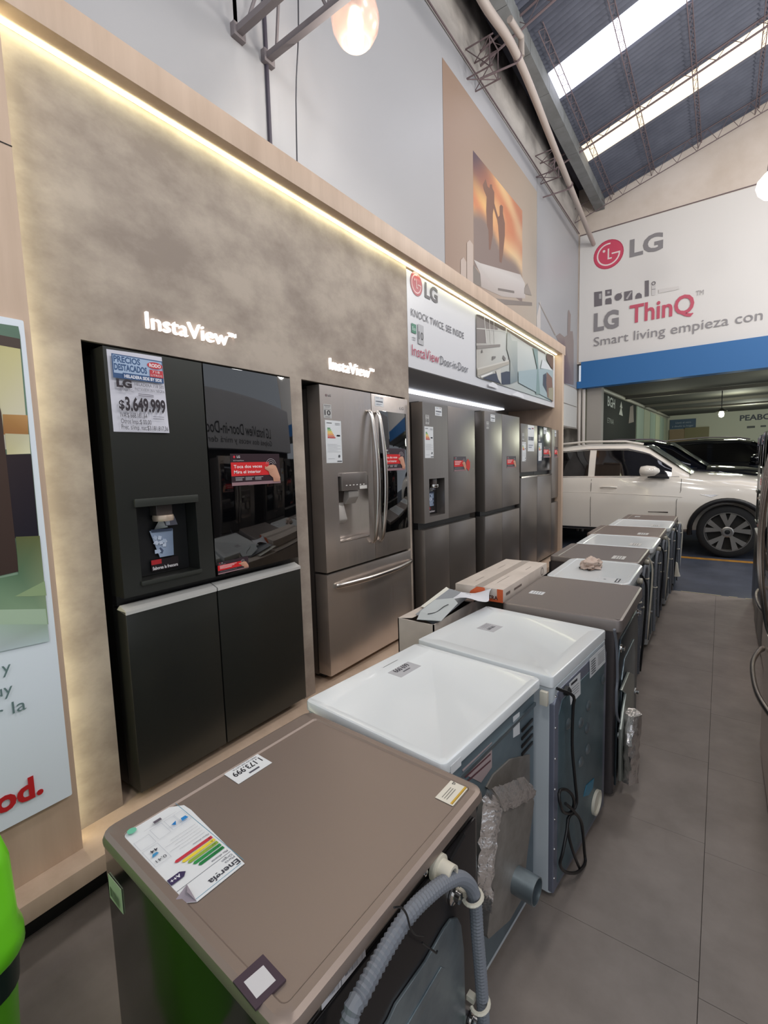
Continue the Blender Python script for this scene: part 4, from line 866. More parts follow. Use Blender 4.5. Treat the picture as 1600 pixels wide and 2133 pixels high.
# W3 dryer
MB().box((-.505, 1.572, .76), (-.478, 1.588, .81)).build('edge_bracket', WHITEP, W2, bevel=.003)
W2.rotation_euler.z = TURN[1]; turn(-1.005, -.415, 1.615, 2.205, -6)
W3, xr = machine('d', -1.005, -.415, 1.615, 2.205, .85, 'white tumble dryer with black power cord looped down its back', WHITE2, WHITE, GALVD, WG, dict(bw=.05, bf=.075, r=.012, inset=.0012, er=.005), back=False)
XR = xr+.006
MB().prism([(p.x, p.y, p.z) for p in [Vector((XR-.028, 1.62+a, b)) for a, b in ((0, .03), (.58, .03), (.58, .75), (.55, .79), (.04, .79), (.0, .75))]], (.026, 0, 0)).build('rear_frame', mat('rear_frame_grey', (126, 130, 146), .4, .4), W3, bevel=.004, seg=3)
XR = xr+.002
MB().prism([Vector((XR, 1.655+a, b)) for a, b in ((0, .05), (.51, .05), (.51, .71), (.48, .745), (.03, .745), (.0, .70))], (.004, 0, 0)).build('rear_panel', mat('rear_teal', (108, 130, 138), .4, .4, noise_=(4, (84, 104, 112), 4)), W3, bevel=.002)
XR = xr+.0065
for px in ((1120, 310), (1065, 430), (975, 440), (1110, 470), (1115, 620), (1065, 710), (1225, 120)):
    q_ = hit(900+px[0]/3.441, 1380+px[1]/3.441, 'X', XR); MB().lathe([(.022, 0), (.016, .006), (.008, .009), (.0005, .0095)], q_, 'X', 12).build('embossed_dimple', GALV, W3, smooth=60)
l = MB().prism(hits(c5([(982, 150), (1062, 72), (1064, 225), (992, 305)]), 'X', XR), (.0008, 0, 0)).build('rating_label', LABELW, W3)
p = Print((XR+.0008, 0, 0), (0, 1, 0), (0, 0, 1), lift=.0004); p.px(c5([(995, 150), (1040, 110), (1040, 128), (995, 168)]), 'X', XR, (50, 50, 56))
for k in range(4): p.px(c5([(998, 190+k*18), (1050, 142+k*18), (1050, 146+k*18), (998, 194+k*18)]), 'X', XR, (120, 120, 126))
p.build('lettering', l)
l = MB().prism(hits([(1228, 1373), (1260, 1343), (1261, 1379), (1229, 1413)], 'X', XR), (.0008, 0, 0)).build('energy_sticker', LABELW, W3)
p = Print((XR+.0008, 0, 0), (0, 1, 0), (0, 0, 1), lift=.0004)
for k in range(6): p.px([(1231, 1378+k*5), (1240, 1369+k*5), (1240, 1371+k*5), (1231, 1380+k*5)], 'X', XR, (70, 70, 76)); p.px([(1245, 1365+k*4), (1258, 1352+k*4), (1258, 1353+k*4), (1245, 1366+k*4)], 'X', XR, (110, 110, 116))
p.build('lettering', l)
cp = hits(c5([(958, 205), (1000, 235), (1014, 330), (1016, 600), (1020, 850), (1028, 1000), (1000, 1080), (950, 1075), (912, 1020), (905, 965), (930, 920), (970, 915), (1000, 960), (1015, 1040), (990, 1120), (960, 1220), (925, 1360), (925, 1450), (965, 1505), (1030, 1500), (1090, 1440), (1105, 1380), (1085, 1230), (1050, 1120), (1015, 1080), (985, 1130), (975, 1230), (1000, 1350), (1060, 1470), (1110, 1555), (1142, 1575), (1140, 1530), (1110, 1420), (1090, 1260), (1060, 1140), (1010, 1060), (960, 1010)]), 'X', XR+.03)
cp[0].x = XR; cp = [p+Vector((.006*math.sin(i*1.7), 0, 0)) for i, p in enumerate(cp)]
hose(cp, .0055, BLACKP, 'power_cord', W3, False)
MB().lathe([(.018, 0), (.016, .012), (.008, .02)], hit(1178, 1438, 'X', XR), 'X', 12).build('cord_gland', BLACKP, W3)
c = hit(1240, 1670, 'X', XR); MB().lathe([(.052, 0), (.052, .012), (.046, .012), (.045, .002), (.001, .002)], c, 'X', 28).build('exhaust_ring', WHITEP, W3, smooth=40)
MB().prism(hits(c5([(1085, 960), (1105, 880), (1160, 830), (1150, 900), (1120, 950)]), 'X', XR), (.002, 0, 0)).build('blue_tape', mat('blue_tape', (40, 120, 150), .35), W3)
for k in range(7): MB().lathe([(.005, 0), (.004, .003), (.0005, .004)], (xr+.004, 1.627, .78-k*.115), 'X', 8).build('screw', CHROME, W3)
l, p, W, H = top_print(W3, -.875, -.79, 1.885, 1.975, .8488, 'price_label', MATS['grey_paper'])
p.text('799.999', .02, .04, .018, (60, 58, 66), .055, .02)
for i in range(3): p.rect(.012, .028-i*.009, .07, .03-i*.009, (120, 118, 126))
p.build('lettering', l)
# W4
W3.rotation_euler.z = TURN[1]; TURN = None
W4, xr = machine('w', -.90, -.335, 2.26, 2.945, .872, 'grey-brown wide washing machine with foil bag hanging on its back', GREYD, GREYM, GALVD, WG, dict(bw=.012, bf=.02, r=.03, th=.06, inset=.001))
l, p, W, H = top_print(W4, -.84, -.765, 2.50, 2.56, .8712, 'price_label')
for i in range(4): p.rect(.008, .016+i*.014, .05, .02+i*.014, (120, 118, 126))
p.build('lettering', l)
c4 = lambda L: [(1220+x/4.636, 1240+y/4.636) for x, y in L]
XB4 = xr+.02
bk = MB().prism([Vector((XB4, p.y, max(p.z, .06))) for p in hits(c4([(360, 920), (430, 745), (475, 765), (470, 1060), (420, 1500), (372, 1830), (345, 1800), (350, 1300), (400, 950)]), 'X', -.325)], (.012, 0, 0)).build('leaning_bracket', mat('pale_metal', (160, 166, 160), .35, .7), W4, bevel=.002)
bg = MB(); rows = []
for i in range(13):
    t = i/12; z_ = .40-.33*t; ww = .045+.05*math.sin(min(1, t*1.15)*math.pi)**.7; yc = 2.375-.02*t
    rows.append([Vector((XB4+.040+.032*math.sin(a)*(1+.6*noise.noise(Vector((i*.8, a*1.5, 1)))), yc+ww*math.cos(a)*(1+.35*noise.noise(Vector((i*.6, a*2, 5)))), z_+.006*noise.noise(Vector((a*3, i, 2))))) for a in (2*math.pi*k/16 for k in range(16))])
bg.loft(rows).build('foil_bag', FOIL, W4, smooth=50)
MB().prism([(XB4+.055, 2.345, .30), (XB4+.055, 2.37, .32), (XB4+.055, 2.385, .27), (XB4+.055, 2.35, .25)], (.006, 0, 0)).build('pipe_cap', WHITEP, W4, bevel=.002)
MB().tube(smooth_path(hits(c4([(278, 330), (300, 500), (306, 800), (296, 950), (300, 1150), (340, 1240)]), 'X', XB4), 5), .006, 6).build('strap', GREYP, W4)
# W5 .. W10
W5, xr5 = machine('w', -.905, -.415, 2.985, 3.665, .858, 'white washing machine with a crumpled cloth on top', WHITE2, WHITE, GALVD, WG, dict(bw=.03, bf=.05, r=.075, inset=.003))
l, p, W, H = top_print(W5, -.60, -.47, 3.02, 3.13, .8562, 'energy_label', mat('grey_label2', (206, 208, 210), .5)); p.rect(.0, .1, .1, .125, (70, 74, 80)); p.rect(.01, .108, .09, .117, (200, 200, 205)); p.disc(.05, .04, .008, (100, 104, 110)); p.build('lettering', l)
rest = [(-1.075, -.45, 3.69, 4.335, .852, 'dark brown washing machine behind the cloth-topped white one', GREYD, GREYM, 'w'),
        (-1.04, -.43, 4.345, 4.985, .852, 'white washing machine with bright lamp glint on its top', WHITE2, WHITE, 'w'),
        (-1.09, -.44, 5.0, 5.67, .852, 'brown washing machine with white sticker at its rear corner, fourth machine from the far end', GREYD, TAUPE, 'w'),
        (-1.015, -.415, 5.69, 6.33, .852, 'white washing machine second from the far end of the row', WHITE2, WHITE, 'w'),
        (-.99, -.42, 6.36, 6.9, .85, 'brown washing machine last in the row beside the white car', GREYD, TAUPE, 'd')]
rest[2] = rest[2][:5]+('brown washing machine with a sticker near its rear corner, third from the far end',)+rest[2][6:]
machs = [(W5, xr5, 2.985, 3.665)]
for x0, x1, a, b, z, lab, bd, tp, kd in rest:
    m_, xr = machine(kd, x0, x1, a, b, z, lab, bd, tp, GALVD, WG, dict(bw=.02, bf=.06, r=.035))
    machs.append((m_, xr, a, b)); zz = z-.0028
    for (fx0, fx1, fy0, fy1) in {'w': [(.68, .82, .15, .35)], 'd': [(.2, .3, .5, .7)]}[kd]:
        W_ = x1-x0; L_ = b-a
        l, p, W, H = top_print(m_, x0+W_*fx0, x0+W_*fx1, a+L_*fy0, a+L_*fy1, zz, 'sticker', mat('sticker_light', (206, 204, 200), .5)); 
        for i in range(3): p.rect(W*.1, H*(.3+.2*i), W*.9, H*(.36+.2*i), (110, 108, 112))
        p.build('lettering', l)
for k, (m_, xr, a, b) in enumerate(machs):
    yc = a+(b-a)*.45; xh = xr+.032
    hose([(xh, a+.12, .12), (xh, a+.12, .45), (xh, a+.15, .66), (xh, a+.22, .76), (xh, a+.30, .77), (xh, a+.38, .70), (xh, a+.41, .45), (xh+.0, a+.42, .16)], .013, parent=m_)
    clip((xh, a+.385, .66), m_); clip((xh, a+.13, .5), m_)
    hose([(xr+.02, b-.09, .79), (xr+.05, b-.07, .70), (xr+.045, b-.1, .4), (xr+.03, b-.12, .12)], .007, WHITEP if k % 2 else BLACKP, 'power_cord', m_, False)
    MB().lathe([(.02, 0), (.018, .03), (.012, .032)], (xr+.005, b-.16, .77), 'X', 12).build('inlet_valve', WHITEP, m_, smooth=30)
m_, xr, a, b = machs[4]
MB().lathe([(.012, .16), (.02, .15), (.035, .05), (.05, 0), (.048, 0), (.01, .14)], (xr+.05, b-.06, .22), 'Z', 14).build('wrapped_plug', WHITEP, m_, smooth=40)
# cloth
cl = MB(); rows = []
for i in range(15):
    t = i/14*math.pi; rows.append([])
    for k in range(26):
        a = 2*math.pi*k/26; d_ = Vector((math.sin(t)*math.cos(a), math.sin(t)*math.sin(a), math.cos(t)))
        r = 1+.55*noise.noise(d_*2.3+Vector((4, 1, 7)))+.28*noise.noise(d_*5.5)
        pz = max(-.2, d_.z*r)
        rows[-1].append(Vector((-.70+d_.x*r*.062, 3.36+d_.y*r*.095, .872+pz*.05)))
cm_ = cl.loft(rows).build('cloth', mat('beige_cloth', (206, 186, 174), .9, bump=(90, .5)), None, smooth=55); tag(cm_, 'crumpled beige cloth lying on the white washing machine', 'cloth')

# ------------------------------------------------------------------ boxes beside the row
bx = thing('cardboard_box', 'large open white cardboard box standing behind the white dryers', 'box', (-1.15, 2.4, 0))
bm_ = MB(); x0, x1, a, b, z = -1.262, -1.06, 1.835, 3.0, .85
for q_ in (((x0, a, 0), (x0+.006, b, z)), ((x1-.006, a, 0), (x1, b, z)), ((x0, a, 0), (x1, a+.006, z)), ((x0, b-.006, 0), (x1, b, z)), ((x0, a, 0), (x1, b, .006)), ((x0, 2.27, z-.006), (x1, b, z))): bm_.box(*q_)
bm_.build('carton', CARD, bx)
MB().add([(x0, a, z), (x0, 2.26, z), (x0+.10, 2.25, z+.010), (x0+.07, a+.02, z+.006)], [(0, 1, 2, 3)]).build('flap', CARD, bx, fix=False)
MB().add([(x0+.02, 2.02, z+.012), (x0+.02, 2.30, z+.05), (x0+.075, 2.27, z+.04), (x0+.10, 2.0, z+.008)], [(0, 1, 2, 3)]).build('flap', mat('cream_card', (228, 226, 216), .7), bx, fix=False)
MB().add([(x1-.01, 1.86, z-.01), (x1-.14, 1.9, z+.012), (x1-.14, 2.26, z+.055), (x1-.0, 2.24, z+.045)], [(0, 1, 2, 3)]).build('grey_insert', mat('grey_card', (146, 150, 156), .6), bx, fix=False)
# translucent plastic piece and papers
tp = MB().prism([(-1.15, 1.83, .862), (-1.19, 1.93, .868), (-1.17, 2.04, .90), (-1.08, 2.07, .915), (-1.035, 2.03, .905), (-1.035, 1.86, .866)], (0.002, 0, .003)).build('plastic_sheet', mat('milky_plastic', (196, 202, 204), .3), None); tag(tp, 'cut milky plastic sheet on the open white box', 'plastic sheet')
MB().tube(smooth_path([(-1.13, 1.90, .874), (-1.10, 1.93, .880), (-1.085, 1.98, .896), (-1.07, 2.0, .904)], 5), .002, 5).build('tie', BLACKP, tp)
pa = MB(); n = 8
R0 = []
for i in range(n+1):
    t = i/n; R0.append([Vector((-1.10+.15*j/5+.02*math.sin(t*5), 2.06+.22*t+.02*j/5, .904+.018*math.sin(t*4+j*.6)+.012*j/5)) for j in range(6)])
pa.loft(R0, cap=False, closed=False); o = pa.build('paper_sheet', mat('sheet_paper', (226, 228, 236), .7), None, smooth=60, fix=False); tag(o, 'curled white paper sheet lying beside the orange-ended box', 'paper')
lbx = thing('long_box', 'long flat white box with orange end lying on the big box', 'box', (-1.04, 2.66, .855))
MB().box((-1.185, 2.30, .857), (-.907, 3.06, .928)).build('carton', CARD, lbx, bevel=.002)
MB().box((-1.065, 2.298, .9275), (-1.02, 3.062, .9292)).build('packing_tape', mat('clear_tape', (186, 174, 164), .25), lbx)
p = Print((-1.185, 2.2995, .857), (1, 0, 0), (0, 0, 1), lift=.0006); OR = (214, 98, 52)
p.poly([(0, 0), (.05, 0), (.03, .012), (0, .016)], OR); p.poly([(.085, 0), (.19, 0), (.175, .07), (.13, .07), (.09, .04)], OR); p.rect(.245, 0, .278, .071, OR); p.poly([(.19, 0), (.245, 0), (.245, .014), (.19, .018)], OR)
p.text('SELECTRA', .12, .012, .02, (90, 40, 30), .13, .03); p.text('Horno empotrable', .02, .02, .008, (150, 90, 60), .06); p.build('lettering', lbx)
p = Print((-1.185, 2.30, .9282), (0, 1, 0), (-1, 0, 0), lift=.001); p = Print((-.907, 2.30, .9282), (0, 1, 0), (-1, 0, 0), lift=.0006)
for a in ((.12, .08, .30, .083), (.5, .05, .6, .054), (.1, .2, .22, .204), (.45, .21, .58, .213)): p.rect(*a, (150, 138, 130))
p.build('lettering', lbx)
p = Print((-.9065, 2.30, .857), (0, 1, 0), (0, 0, 1), lift=.0006)
for a in ((.04, .03, .1, .045), (.16, .03, .28, .042)): p.rect(*a, (110, 96, 90))
p.arc(.66, .035, .025, .004, 0, 360, (80, 74, 74)); p.build('lettering', lbx)

# ------------------------------------------------------------------ green bin
def bin_(x, y, label, s=1.):
    B_ = thing('waste_bin', label, 'bin', (x, y, 0), None)
    def R_(w, d, z, r): return rrect(x-w, x+w, y-d, y+d, z, r, 6)
    MB().loft([R_(.16, .14, 0, .05), R_(.18, .155, .3, .06), R_(.197, .165, .60, .06)]).build('body', mat('lime_body', (96, 170, 40), .35), B_, smooth=40)
    MB().loft([R_(.200, .168, .60, .06), R_(.205, .172, .67, .06)]).build('collar', mat('dark_collar', (30, 44, 40), .4), B_, smooth=40)
    MB().loft([R_(.212, .178, .67, .07), R_(.216, .182, .68, .07), R_(.216, .182, .71, .07), R_(.209, .176, .725, .07), R_(.205, .172, .86, .06), R_(.195, .163, .90, .06), R_(.165, .135, .915, .05)]).build('lid', LIME, B_, smooth=50)
    return B_
bin_(-1.272, .075, 'lime green plastic bin at the lower left edge')
bin_(-.62, -.08, 'unseen lime green bin added to give the brown washer side its green reflection').scale = (1.8, 1, 1)  # out-of-view bin, added and stretched only to reflect green in the washer side

# ------------------------------------------------------------------ cars
def car(name, x, y, paint, glass, label, s=1.1, detail=True, suv=True):
    C_ = thing(name, label, 'car', (x, y+.94*s, 0), None); o0 = Vector((x, y, 0))
    def Wp(px, py, pz): return Vector((x+px*s, y+py*s*.925, pz*s))
    HW = .94
    st = [  # x, half width, sill z, shoulder z, centre z
        (-3.62, .74, .50, .92, .98), (-3.55, .84, .36, 1.02, 1.08), (-3.3, .90, .32, 1.12, 1.16), (-2.7, .935, .30, 1.16, 1.2), (-1.8, .94, .30, 1.165, 1.2), (-.95, .94, .30, 1.155, 1.2), (-.62, .938, .32, 1.135, 1.235),
        (-.3, .935, .36, 1.095, 1.20), (.1, .925, .36, 1.06, 1.165), (.45, .90, .34, 1.0, 1.11), (.72, .84, .30, .92, 1.02), (.86, .72, .30, .82, .88)]
    rings = []
    for px, hw, zb, zs, zc in st:
        h = zs-zb; half = [(hw-.10, zb), (hw-.03, zb+.05), (hw-.012, zb+h*.25), (hw, zb+h*.5), (hw-.002, zb+h*.68), (hw-.03, zb+h*.80), (hw-.035, zb+h*.9), (hw-.075, zs), (hw*.72, zs+(zc-zs)*.6), (hw*.35, zs+(zc-zs)*.93)]
        ring = [(-b, c) for b, c in half]+[(b, c) for b, c in reversed(half)]
        rings.append([Wp(px, HW+b, c) for b, c in ring])
    m = MB().loft(rings); body = m.build('body', paint, C_, smooth=50)
    # wheel arches cut
    cut = MB()
    for wx in (0, -2.8):
        for wy in (-.05, 2*HW-.25): cut.lathe([(.445*s, 0), (.445*s, .30*s)], Wp(wx, wy, .37), 'Y', 40)
    co = cut.build('cutter', DARK); mo = body.modifiers.new('b', 'BOOLEAN'); mo.object = co; mo.operation = 'DIFFERENCE'; mo.solver = 'EXACT'
    bpy.context.view_layer.update()
    co.location = -wloc(C_)+Vector((0, 0, 0)); co.parent = None; co.location = (0, 0, 0); bpy.context.view_layer.update()
    dg = bpy.context.evaluated_depsgraph_get(); nm = bpy.data.meshes.new_from_object(body.evaluated_get(dg)); body.modifiers.clear()
    nm.shade_smooth(); nm.set_sharp_from_angle(angle=math.radians(42)); body.data = nm
    bpy.data.objects.remove(co)
    # greenhouse
    gs = [(-3.45, .72, 1.08, .60, 1.18), (-3.2, .83, 1.14, .62, 1.52), (-2.7, .865, 1.15, .635, 1.63), (-1.9, .87, 1.155, .65, 1.675), (-1.3, .87, 1.15, .645, 1.655), (-1.02, .87, 1.145, .62, 1.58), (-.75, .865, 1.14, .66, 1.39), (-.48, .83, 1.13, .75, 1.20)]
    rings = []
    for px, wb, zb, wt, zt in gs:
        half = [(wb, zb-.05), (wb-(wb-wt)*.45, zb+(zt-zb)*.5), (wt+.03, zt-.05), (wt-.04, zt-.004), (wt*.5, zt+.03)]
        ring = [(-b, c) for b, c in half]+[(b, c) for b, c in reversed(half)]
        rings.append([Wp(px, HW+b, c) for b, c in ring])
    MB().loft(rings).build('roof', paint, C_, smooth=45)
    def gside(px, t, out=.006):      # point on greenhouse near side, t 0..1 up
        for a, b in zip(gs, gs[1:]):
            if a[0] <= px <= b[0]:
                k = (px-a[0])/(b[0]-a[0]); wb, zb, wt, zt = (a[i]+(b[i]-a[i])*k for i in (1, 2, 3, 4)); break
        z0_, z1_, z2_ = zb-.05, zb+(zt-zb)*.5, zt-.05; y0_, y1_, y2_ = wb, wb-(wb-wt)*.45, wt+.03
        zz = z0_+.07+(z2_-.035-z0_-.07)*t
        yy = y0_+(y1_-y0_)*(zz-z0_)/(z1_-z0_) if zz < z1_ else y1_+(y2_-y1_)*(zz-z1_)/(z2_-z1_)
        return Wp(px, HW-yy-out, zz)
    def win(xa, xb, name, n=8, xtop=None):
        m = MB(); rows = []
        for i in range(n+1):
            px = xa+(xb-xa)*i/n
            rows.append([gside(px, t/5) for t in range(6)])
        m.loft(rows, cap=False, closed=False); return m.build(name, glass, C_, smooth=50, fix=False)
    win(-2.98, -2.62, 'side_window'); win(-2.55, -1.86, 'side_window'); win(-1.76, -.70, 'side_window', 14)
    for t in (0, 1):
        P_ = [gside(-3.0+i*.1, t+(0.04 if t else -.05), .010) for i in range(24 if t else 25)]
        MB().tube(P_, .008*s, 6).build('window_trim', CHROME if detail else BLACKP, C_)
    # windscreen
    rows = []
    for i in range(6):
        t = i/5; px = -1.06+(.60)*t; zt = 1.62-.45*t; w2 = .58+.17*t
        rows.append([Wp(px+.05*(1-abs(k)), HW+k*w2, zt+.018+.012*(1-k*k)) for k in (-1, -.6, -.2, .2, .6, 1)])
    MB().loft(rows, cap=False, closed=False).build('windscreen', WSCR, C_, smooth=60, fix=False)
    MB().tube([Wp(-2.9, HW-.62, 1.665), Wp(-2.6, HW-.63, 1.70), Wp(-1.9, HW-.64, 1.735), Wp(-1.35, HW-.63, 1.71), Wp(-1.1, HW-.60, 1.655)], .016*s, 8).build('roof_rail', paint if detail else IRON, C_, smooth=50)
    # seams, handle, cladding, mirror
    def bside(px, pz, out=.003):
        for a, b in zip(st, st[1:]):
            if a[0] <= px <= b[0]:
                k = (px-a[0])/(b[0]-a[0]); hw, zb, zs = (a[i]+(b[i]-a[i])*k for i in (1, 2, 3)); break
        h = zs-zb; L = [(hw-.10, zb), (hw-.03, zb+.05), (hw-.012, zb+h*.25), (hw, zb+h*.5), (hw-.002, zb+h*.68), (hw-.03, zb+h*.80), (hw-.035, zb+h*.9), (hw-.075, zs)]
        for (ya, za), (yb, zb_) in zip(L, L[1:]):
            if za <= pz <= zb_: return Wp(px, HW-(ya+(yb-ya)*(pz-za)/(zb_-za))-out, pz)
        return Wp(px, HW-L[-1][0]-out, pz)
    seamm = mat('seam_dark', (70, 66, 62), .6)
    for px in (-1.80, -.62): MB().tube([bside(px+(.05 if z > .9 else 0)*(px > -1), z, .001) for z in (.36, .5, .65, .8, .95, 1.05, 1.12)], .004*s, 5).build('door_seam', seamm, C_)
    MB().tube([bside(px, .315+.02*0+.02, .0) for px in (-2.35, -1.8, -1.2, -.55)], .02*s, 6).build('sill', BLACKP, C_)
    MB().tube([bside(-2.3, .92, -.002), bside(-1.6, .905, -.001), bside(-1.0, .88, -.001), bside(-.55, .86, -.002)], .006*s, 6).build('body_crease', paint, C_, smooth=50)
    hd = MB().tube(smooth_path([bside(-1.66, .99, .0), bside(-1.6, 1.0, .03), bside(-1.5, 1.0, .035), bside(-1.42, .99, .0)], 4), .013*s, 8).build('door_handle', paint, C_, smooth=50)
    if detail: MB().prism([bside(-.34, .90, .002), bside(-.12, .895, .002), bside(-.20, .86, .002)], (0, -.003, 0)).build('fender_badge', CHROME, C_); MB().box(bside(-.98, .62, .003), bside(-.72, .635, .006)).build('model_lettering', CHROME, C_)
    mr = rrect(0, 0, 0, 0, 0, .01)
    rows = [[Wp(px_, -.10+.0+.11*math.cos(a)*k, 1.245+.085*math.sin(a)*k) for a in (2*math.pi*j/14 for j in range(14))] for px_, k in ((-1.10, .3), (-1.08, .85), (-1.0, 1.), (-.90, .85), (-.84, .35))]
    MB().loft(rows).build('wing_mirror', paint, C_, smooth=60)
    MB().prism([Wp(-1.0, .0, 1.17), Wp(-.72, .0, 1.15), Wp(-.78, .09, 1.19), Wp(-.95, .1, 1.2)], (0, 0, -.03)).build('mirror_foot', BLACKP, C_)
    for wx in (0, -2.8):
        P_ = [Wp(wx+.452*math.cos(a), HW-.925-.004+.0, .37+.452*math.sin(a)) for a in (math.radians(t) for t in range(-12, 193, 8))]
        P_ = [Vector((p.x, bside((p.x-x)/s, max(.33, min(p.z/s, 1.0)), .006).y, p.z)) for p in P_]
        MB().tube(P_, .034*s, 8).build('wheel_arch_trim', BLACKP, C_, smooth=60)
        for side in (0, 1):
            yw = (.03 if side == 0 else 2*HW-.03); sg_ = 1 if side == 0 else -1
            wl = MB().lathe([(.275*s, 0), (.33*s, -.004*sg_), (.362*s, .02*sg_*s), (.37*s, .06*sg_*s), (.37*s, .17*sg_*s), (.35*s, .21*sg_*s), (.275*s, .22*sg_*s)], Wp(wx, yw, .37), 'Y', 40, False).build('wheel', TYRE, C_, smooth=50)
            MB().lathe([(.278*s, .0), (.268*s, .0), (.255*s, .03*sg_), (.25*s, .2*sg_)], Wp(wx, yw, .37), 'Y', 40, False).build('rim_barrel', RIM, wl, smooth=50)
            MB().lathe([(.25*s, .085*sg_), (.06*s, .08*sg_), (.001, .08*sg_)], Wp(wx, yw, .37), 'Y', 30, False).build('brake_disc', mat('brake_dark', (52, 50, 48), .5, .6), wl)
            rm = MB()
            for k in range(5):
                for off in (-.25, .25):
                    a = 2*math.pi*k/5+math.pi/2+off; ca, sa = math.cos(a), math.sin(a); tn = Vector((-sa, 0, ca)); rd = Vector((ca, 0, sa)); c0 = Wp(wx, yw, .37)
                    i_, o_ = c0+rd*.05*s+tn*(-off*.10)*s, c0+rd*.262*s
                    d1, d2 = Vector((0, .012*sg_, 0)), Vector((0, .05*sg_, 0))
                    rm.add([i_-tn*.018*s+d1, i_+tn*.018*s+d1, o_+tn*.036*s+Vector((0, .004*sg_, 0)), o_-tn*.036*s+Vector((0, .004*sg_, 0)), i_-tn*.012*s+d2, i_+tn*.012*s+d2, o_+tn*.02*s+d2, o_-tn*.02*s+d2], [(0, 1, 2, 3), (4, 7, 6, 5), (0, 4, 5, 1), (1, 5, 6, 2), (2, 6, 7, 3), (3, 7, 4, 0)])
            rm.lathe([(.07*s, .05*sg_), (.075*s, .012*sg_), (.06*s, .006*sg_), (.035*s, .004*sg_), (.001, .004*sg_)], Wp(wx, yw, .37), 'Y', 24, False)
            rm.build('spokes', RIM, wl)
            MB().lathe([(.033*s, .003*sg_), (.001, -.002*sg_)], Wp(wx, yw, .37), 'Y', 20, False).build('hub_cap', BLACKP, wl)
    return C_
car('car', .11, 8.86, CARW, CARG, 'white sport utility car parked across the aisle end')
car('car', .28, 11.7, CARB, CARG, 'glossy dark car parked directly behind the white one', 1.16, False)
car('car', 1.9, 15.2, CARB, CARG, 'dark car parked farthest back under the hall lamp', 1.2, False)

# ------------------------------------------------------------------ hall beyond
def zc(y): return 3.22+.0255*(y-11.8)
hm = mat('dim_hall_plaster', (176, 176, 156), .8, noise_=(.8, (150, 150, 132), 5))
hw_ = struct(MB().box((-2.5, YF+.2, 0), (-2.3, 28.1, 4.4)).build('wall_left', hm))
MB().box((-2.13, YF+.16, 0), (-2.42, YF+.40, 3.12)).build('pillar', mat('grey_pillar', (160, 154, 146), .8), hw_)
for x in (-2.56, -2.47): 
    q_ = MB().tube([(x, YF+.10, 0), (x, YF+.10, 3.09)], .035, 10).build('downpipe', mat('cream_downpipe', (206, 198, 190), .5), None, smooth=50); tag(q_, 'cream vertical downpipe below the blue band, %s' % ('nearer the white vinyl wall' if x < -2.5 else 'touching the grey pillar'), 'pipe')
MB().box((-4.4, YF+.42, 0), (-2.42, YF+.5, 3.3)).build('return_wall', mat('return_wall', (190, 184, 176), .8), hw_)
MB().box((-4.4, 8.2, 0), (-4.3, YF+.42, 2.6)).box((-4.3, 8.2, 0), (-2.85, 8.28, 2.6)).box((-4.4, 8.2, 2.5), (-2.8, YF+.42, 2.6)).build('side_bay', MATS['return_wall'], hw_)
hc = struct(MB().prism([(-2.5, YF+.2, 3.19), (-2.5, 28.1, zc(28.1)), (-2.5, 28.1, zc(28.1)+.1), (-2.5, YF+.2, 3.3)], (9, 0, 0)).build('ceiling', mat('hall_ceiling', (84, 82, 74), .9, noise_=((.3, 6, 1), (70, 68, 62), 3))))
hb = struct(MB().box((-2.5, 28, 0), (6.5, 28.2, 4.4)).build('wall_back', mat('hall_back', (206, 206, 186), .7)))
MB().box((-2.3, 22, 3.42), (6.5, 22.25, 3.70)).build('ceiling_beam', mat('hall_beam', (150, 142, 128), .8), hc)
MB().tube([(-2.25, 11.3, 3.13), (-2.25, 22, zc(22)-.06), (-2.25, 28, zc(28)-.06)], .05, 8).build('service_pipe', mat('hall_pipe', (150, 146, 134), .6), hc)
for y in (14.5, 18.5): MB().box((-2.3, y, zc(y)-.10), (6.4, y+.1, zc(y)-.02)).build('ceiling_joist', mat('hall_joist', (108, 104, 96), .8), hc)
bh = MB().box((-2.3, 11.3, .9), (-2.28, 17.1, 3.3)).build('dark_banner', mat('dark_banner', (20, 25, 25), .8, spec=.15), hw_)
p = Print((-2.28, 0, 0), (0, 1, 0), (0, 0, 1), lift=.004, step=.001)
p.text('BGH', 12.45, 2.86, .22, (186, 190, 186), .95, .02); p.poly([(14.0, 2.75), (14.3, 3.0), (14.6, 2.75)], (150, 150, 146)); p.poly([(14.1, 2.95), (14.3, 3.12), (14.5, 2.95)], (150, 150, 146)); p.poly([(15.6, 2.6), (16.6, 2.7), (16.4, 3.2), (15.8, 3.1)], (86, 66, 58)); p.text('ETNA', 12.45, 2.45, .12, (96, 104, 104), .8)
p.build('lettering', bh)
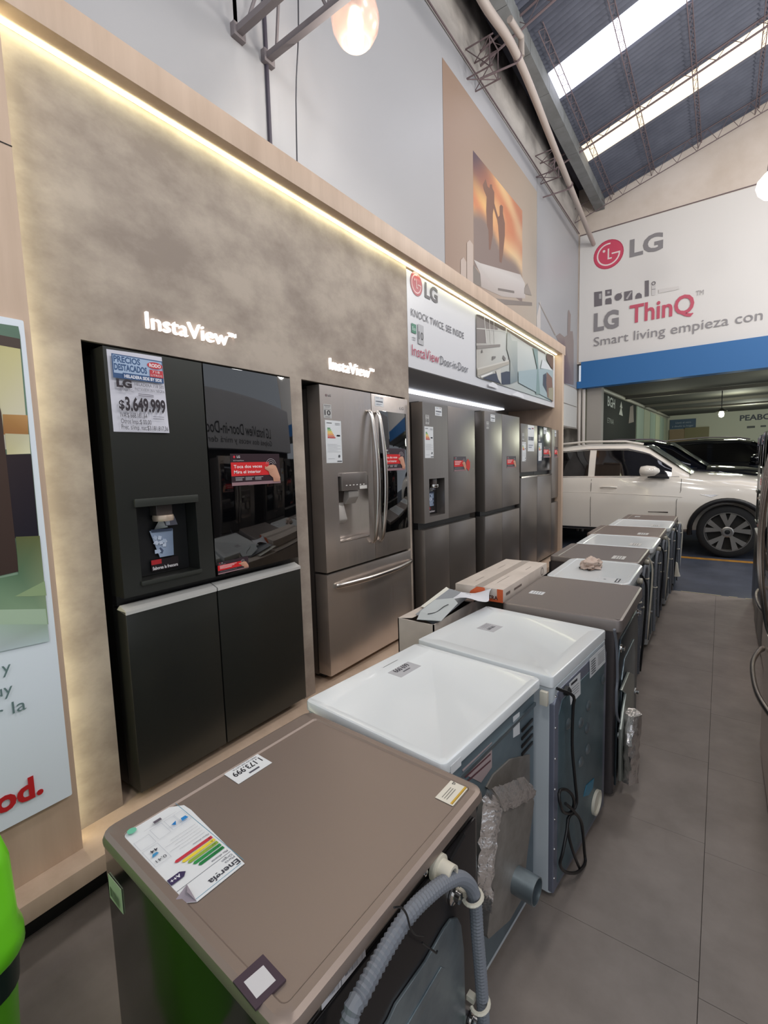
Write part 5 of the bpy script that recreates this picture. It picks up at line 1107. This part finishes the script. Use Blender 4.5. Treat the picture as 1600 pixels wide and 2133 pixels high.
for i in range(6): MB().box((-2.3, 17.3+i*1.75, .9), (-2.28, 18.95+i*1.75, 3.25+.03*i)).build('wall_panel', mat('pale_green_panel%d' % (i % 2), (150+20*(i % 2), 166+10*(i % 2), 150), .7, spec=.2), hw_)
hs = MB().box((-2.2, 27.96, 2.95), (-1.1, 28, 3.42)).build('blue_sign', mat('blue_sign', (70, 92, 116), .5), hb)
p = Print((0, 27.96, 0), (1, 0, 0), (0, 0, 1), lift=.004); p.text('Llevá el otro', -1.95, 3.22, .08, (180, 190, 200), .65); p.text('y diseñá tu hogar', -2.1, 3.05, .08, (180, 190, 200), .9); p.build('lettering', hs)
MB().box((-2.2, 27.9, 2.2), (-1.0, 28, 2.93)).build('tan_board', mat('tan_board', (150, 128, 100), .6), hb)
MB().box((-1.55, 27.88, 2.42), (-.55, 27.99, 2.98)).box((-1.45, 27.87, 2.5), (-.65, 27.88, 2.9)).build('shutter_window', mat('shutter', (130, 122, 88), .6), hb)
p = Print((0, 28, 0), (1, 0, 0), (0, 0, 1), lift=.004); p.text('PEABODY', .62, 3.17, .24, (76, 80, 88), 1.7, .03); p.rect(.9, 2.8, 1.2, 2.9, (90, 92, 90)); p.rect(1.4, 2.82, 1.6, 2.9, (90, 92, 90)); p.build('lettering', hb)
hl = thing('hall_lamp', 'bell-shaped hanging lamp glowing in the far hall', 'lamp', (.0, 14, 2.9))
q_ = hit(1503, 860, 'Y', 15.0)
hl.location = q_
MB().lathe([(.0, -.12), (.05, -.09), (.06, -.03), (.045, .03), (.02, .05)], q_, 'Z', 14).build('bulb', mat('hall_bulb', (255, 255, 226), .5, emit=14), hl, smooth=60)
MB().lathe([(.02, .12), (.05, .1), (.10, .06), (.13, .03), (.125, .03), (.09, .05), (.02, .08)], q_, 'Z', 18, False).build('lamp_shade', mat('lamp_shade_dark', (80, 80, 70), .4, .3), hl, smooth=50)
MB().tube([q_+Vector((0, 0, .1)), Vector((q_.x, q_.y, zc(q_.y)+.01))], .012, 6).build('stem', BLACKP, hl)
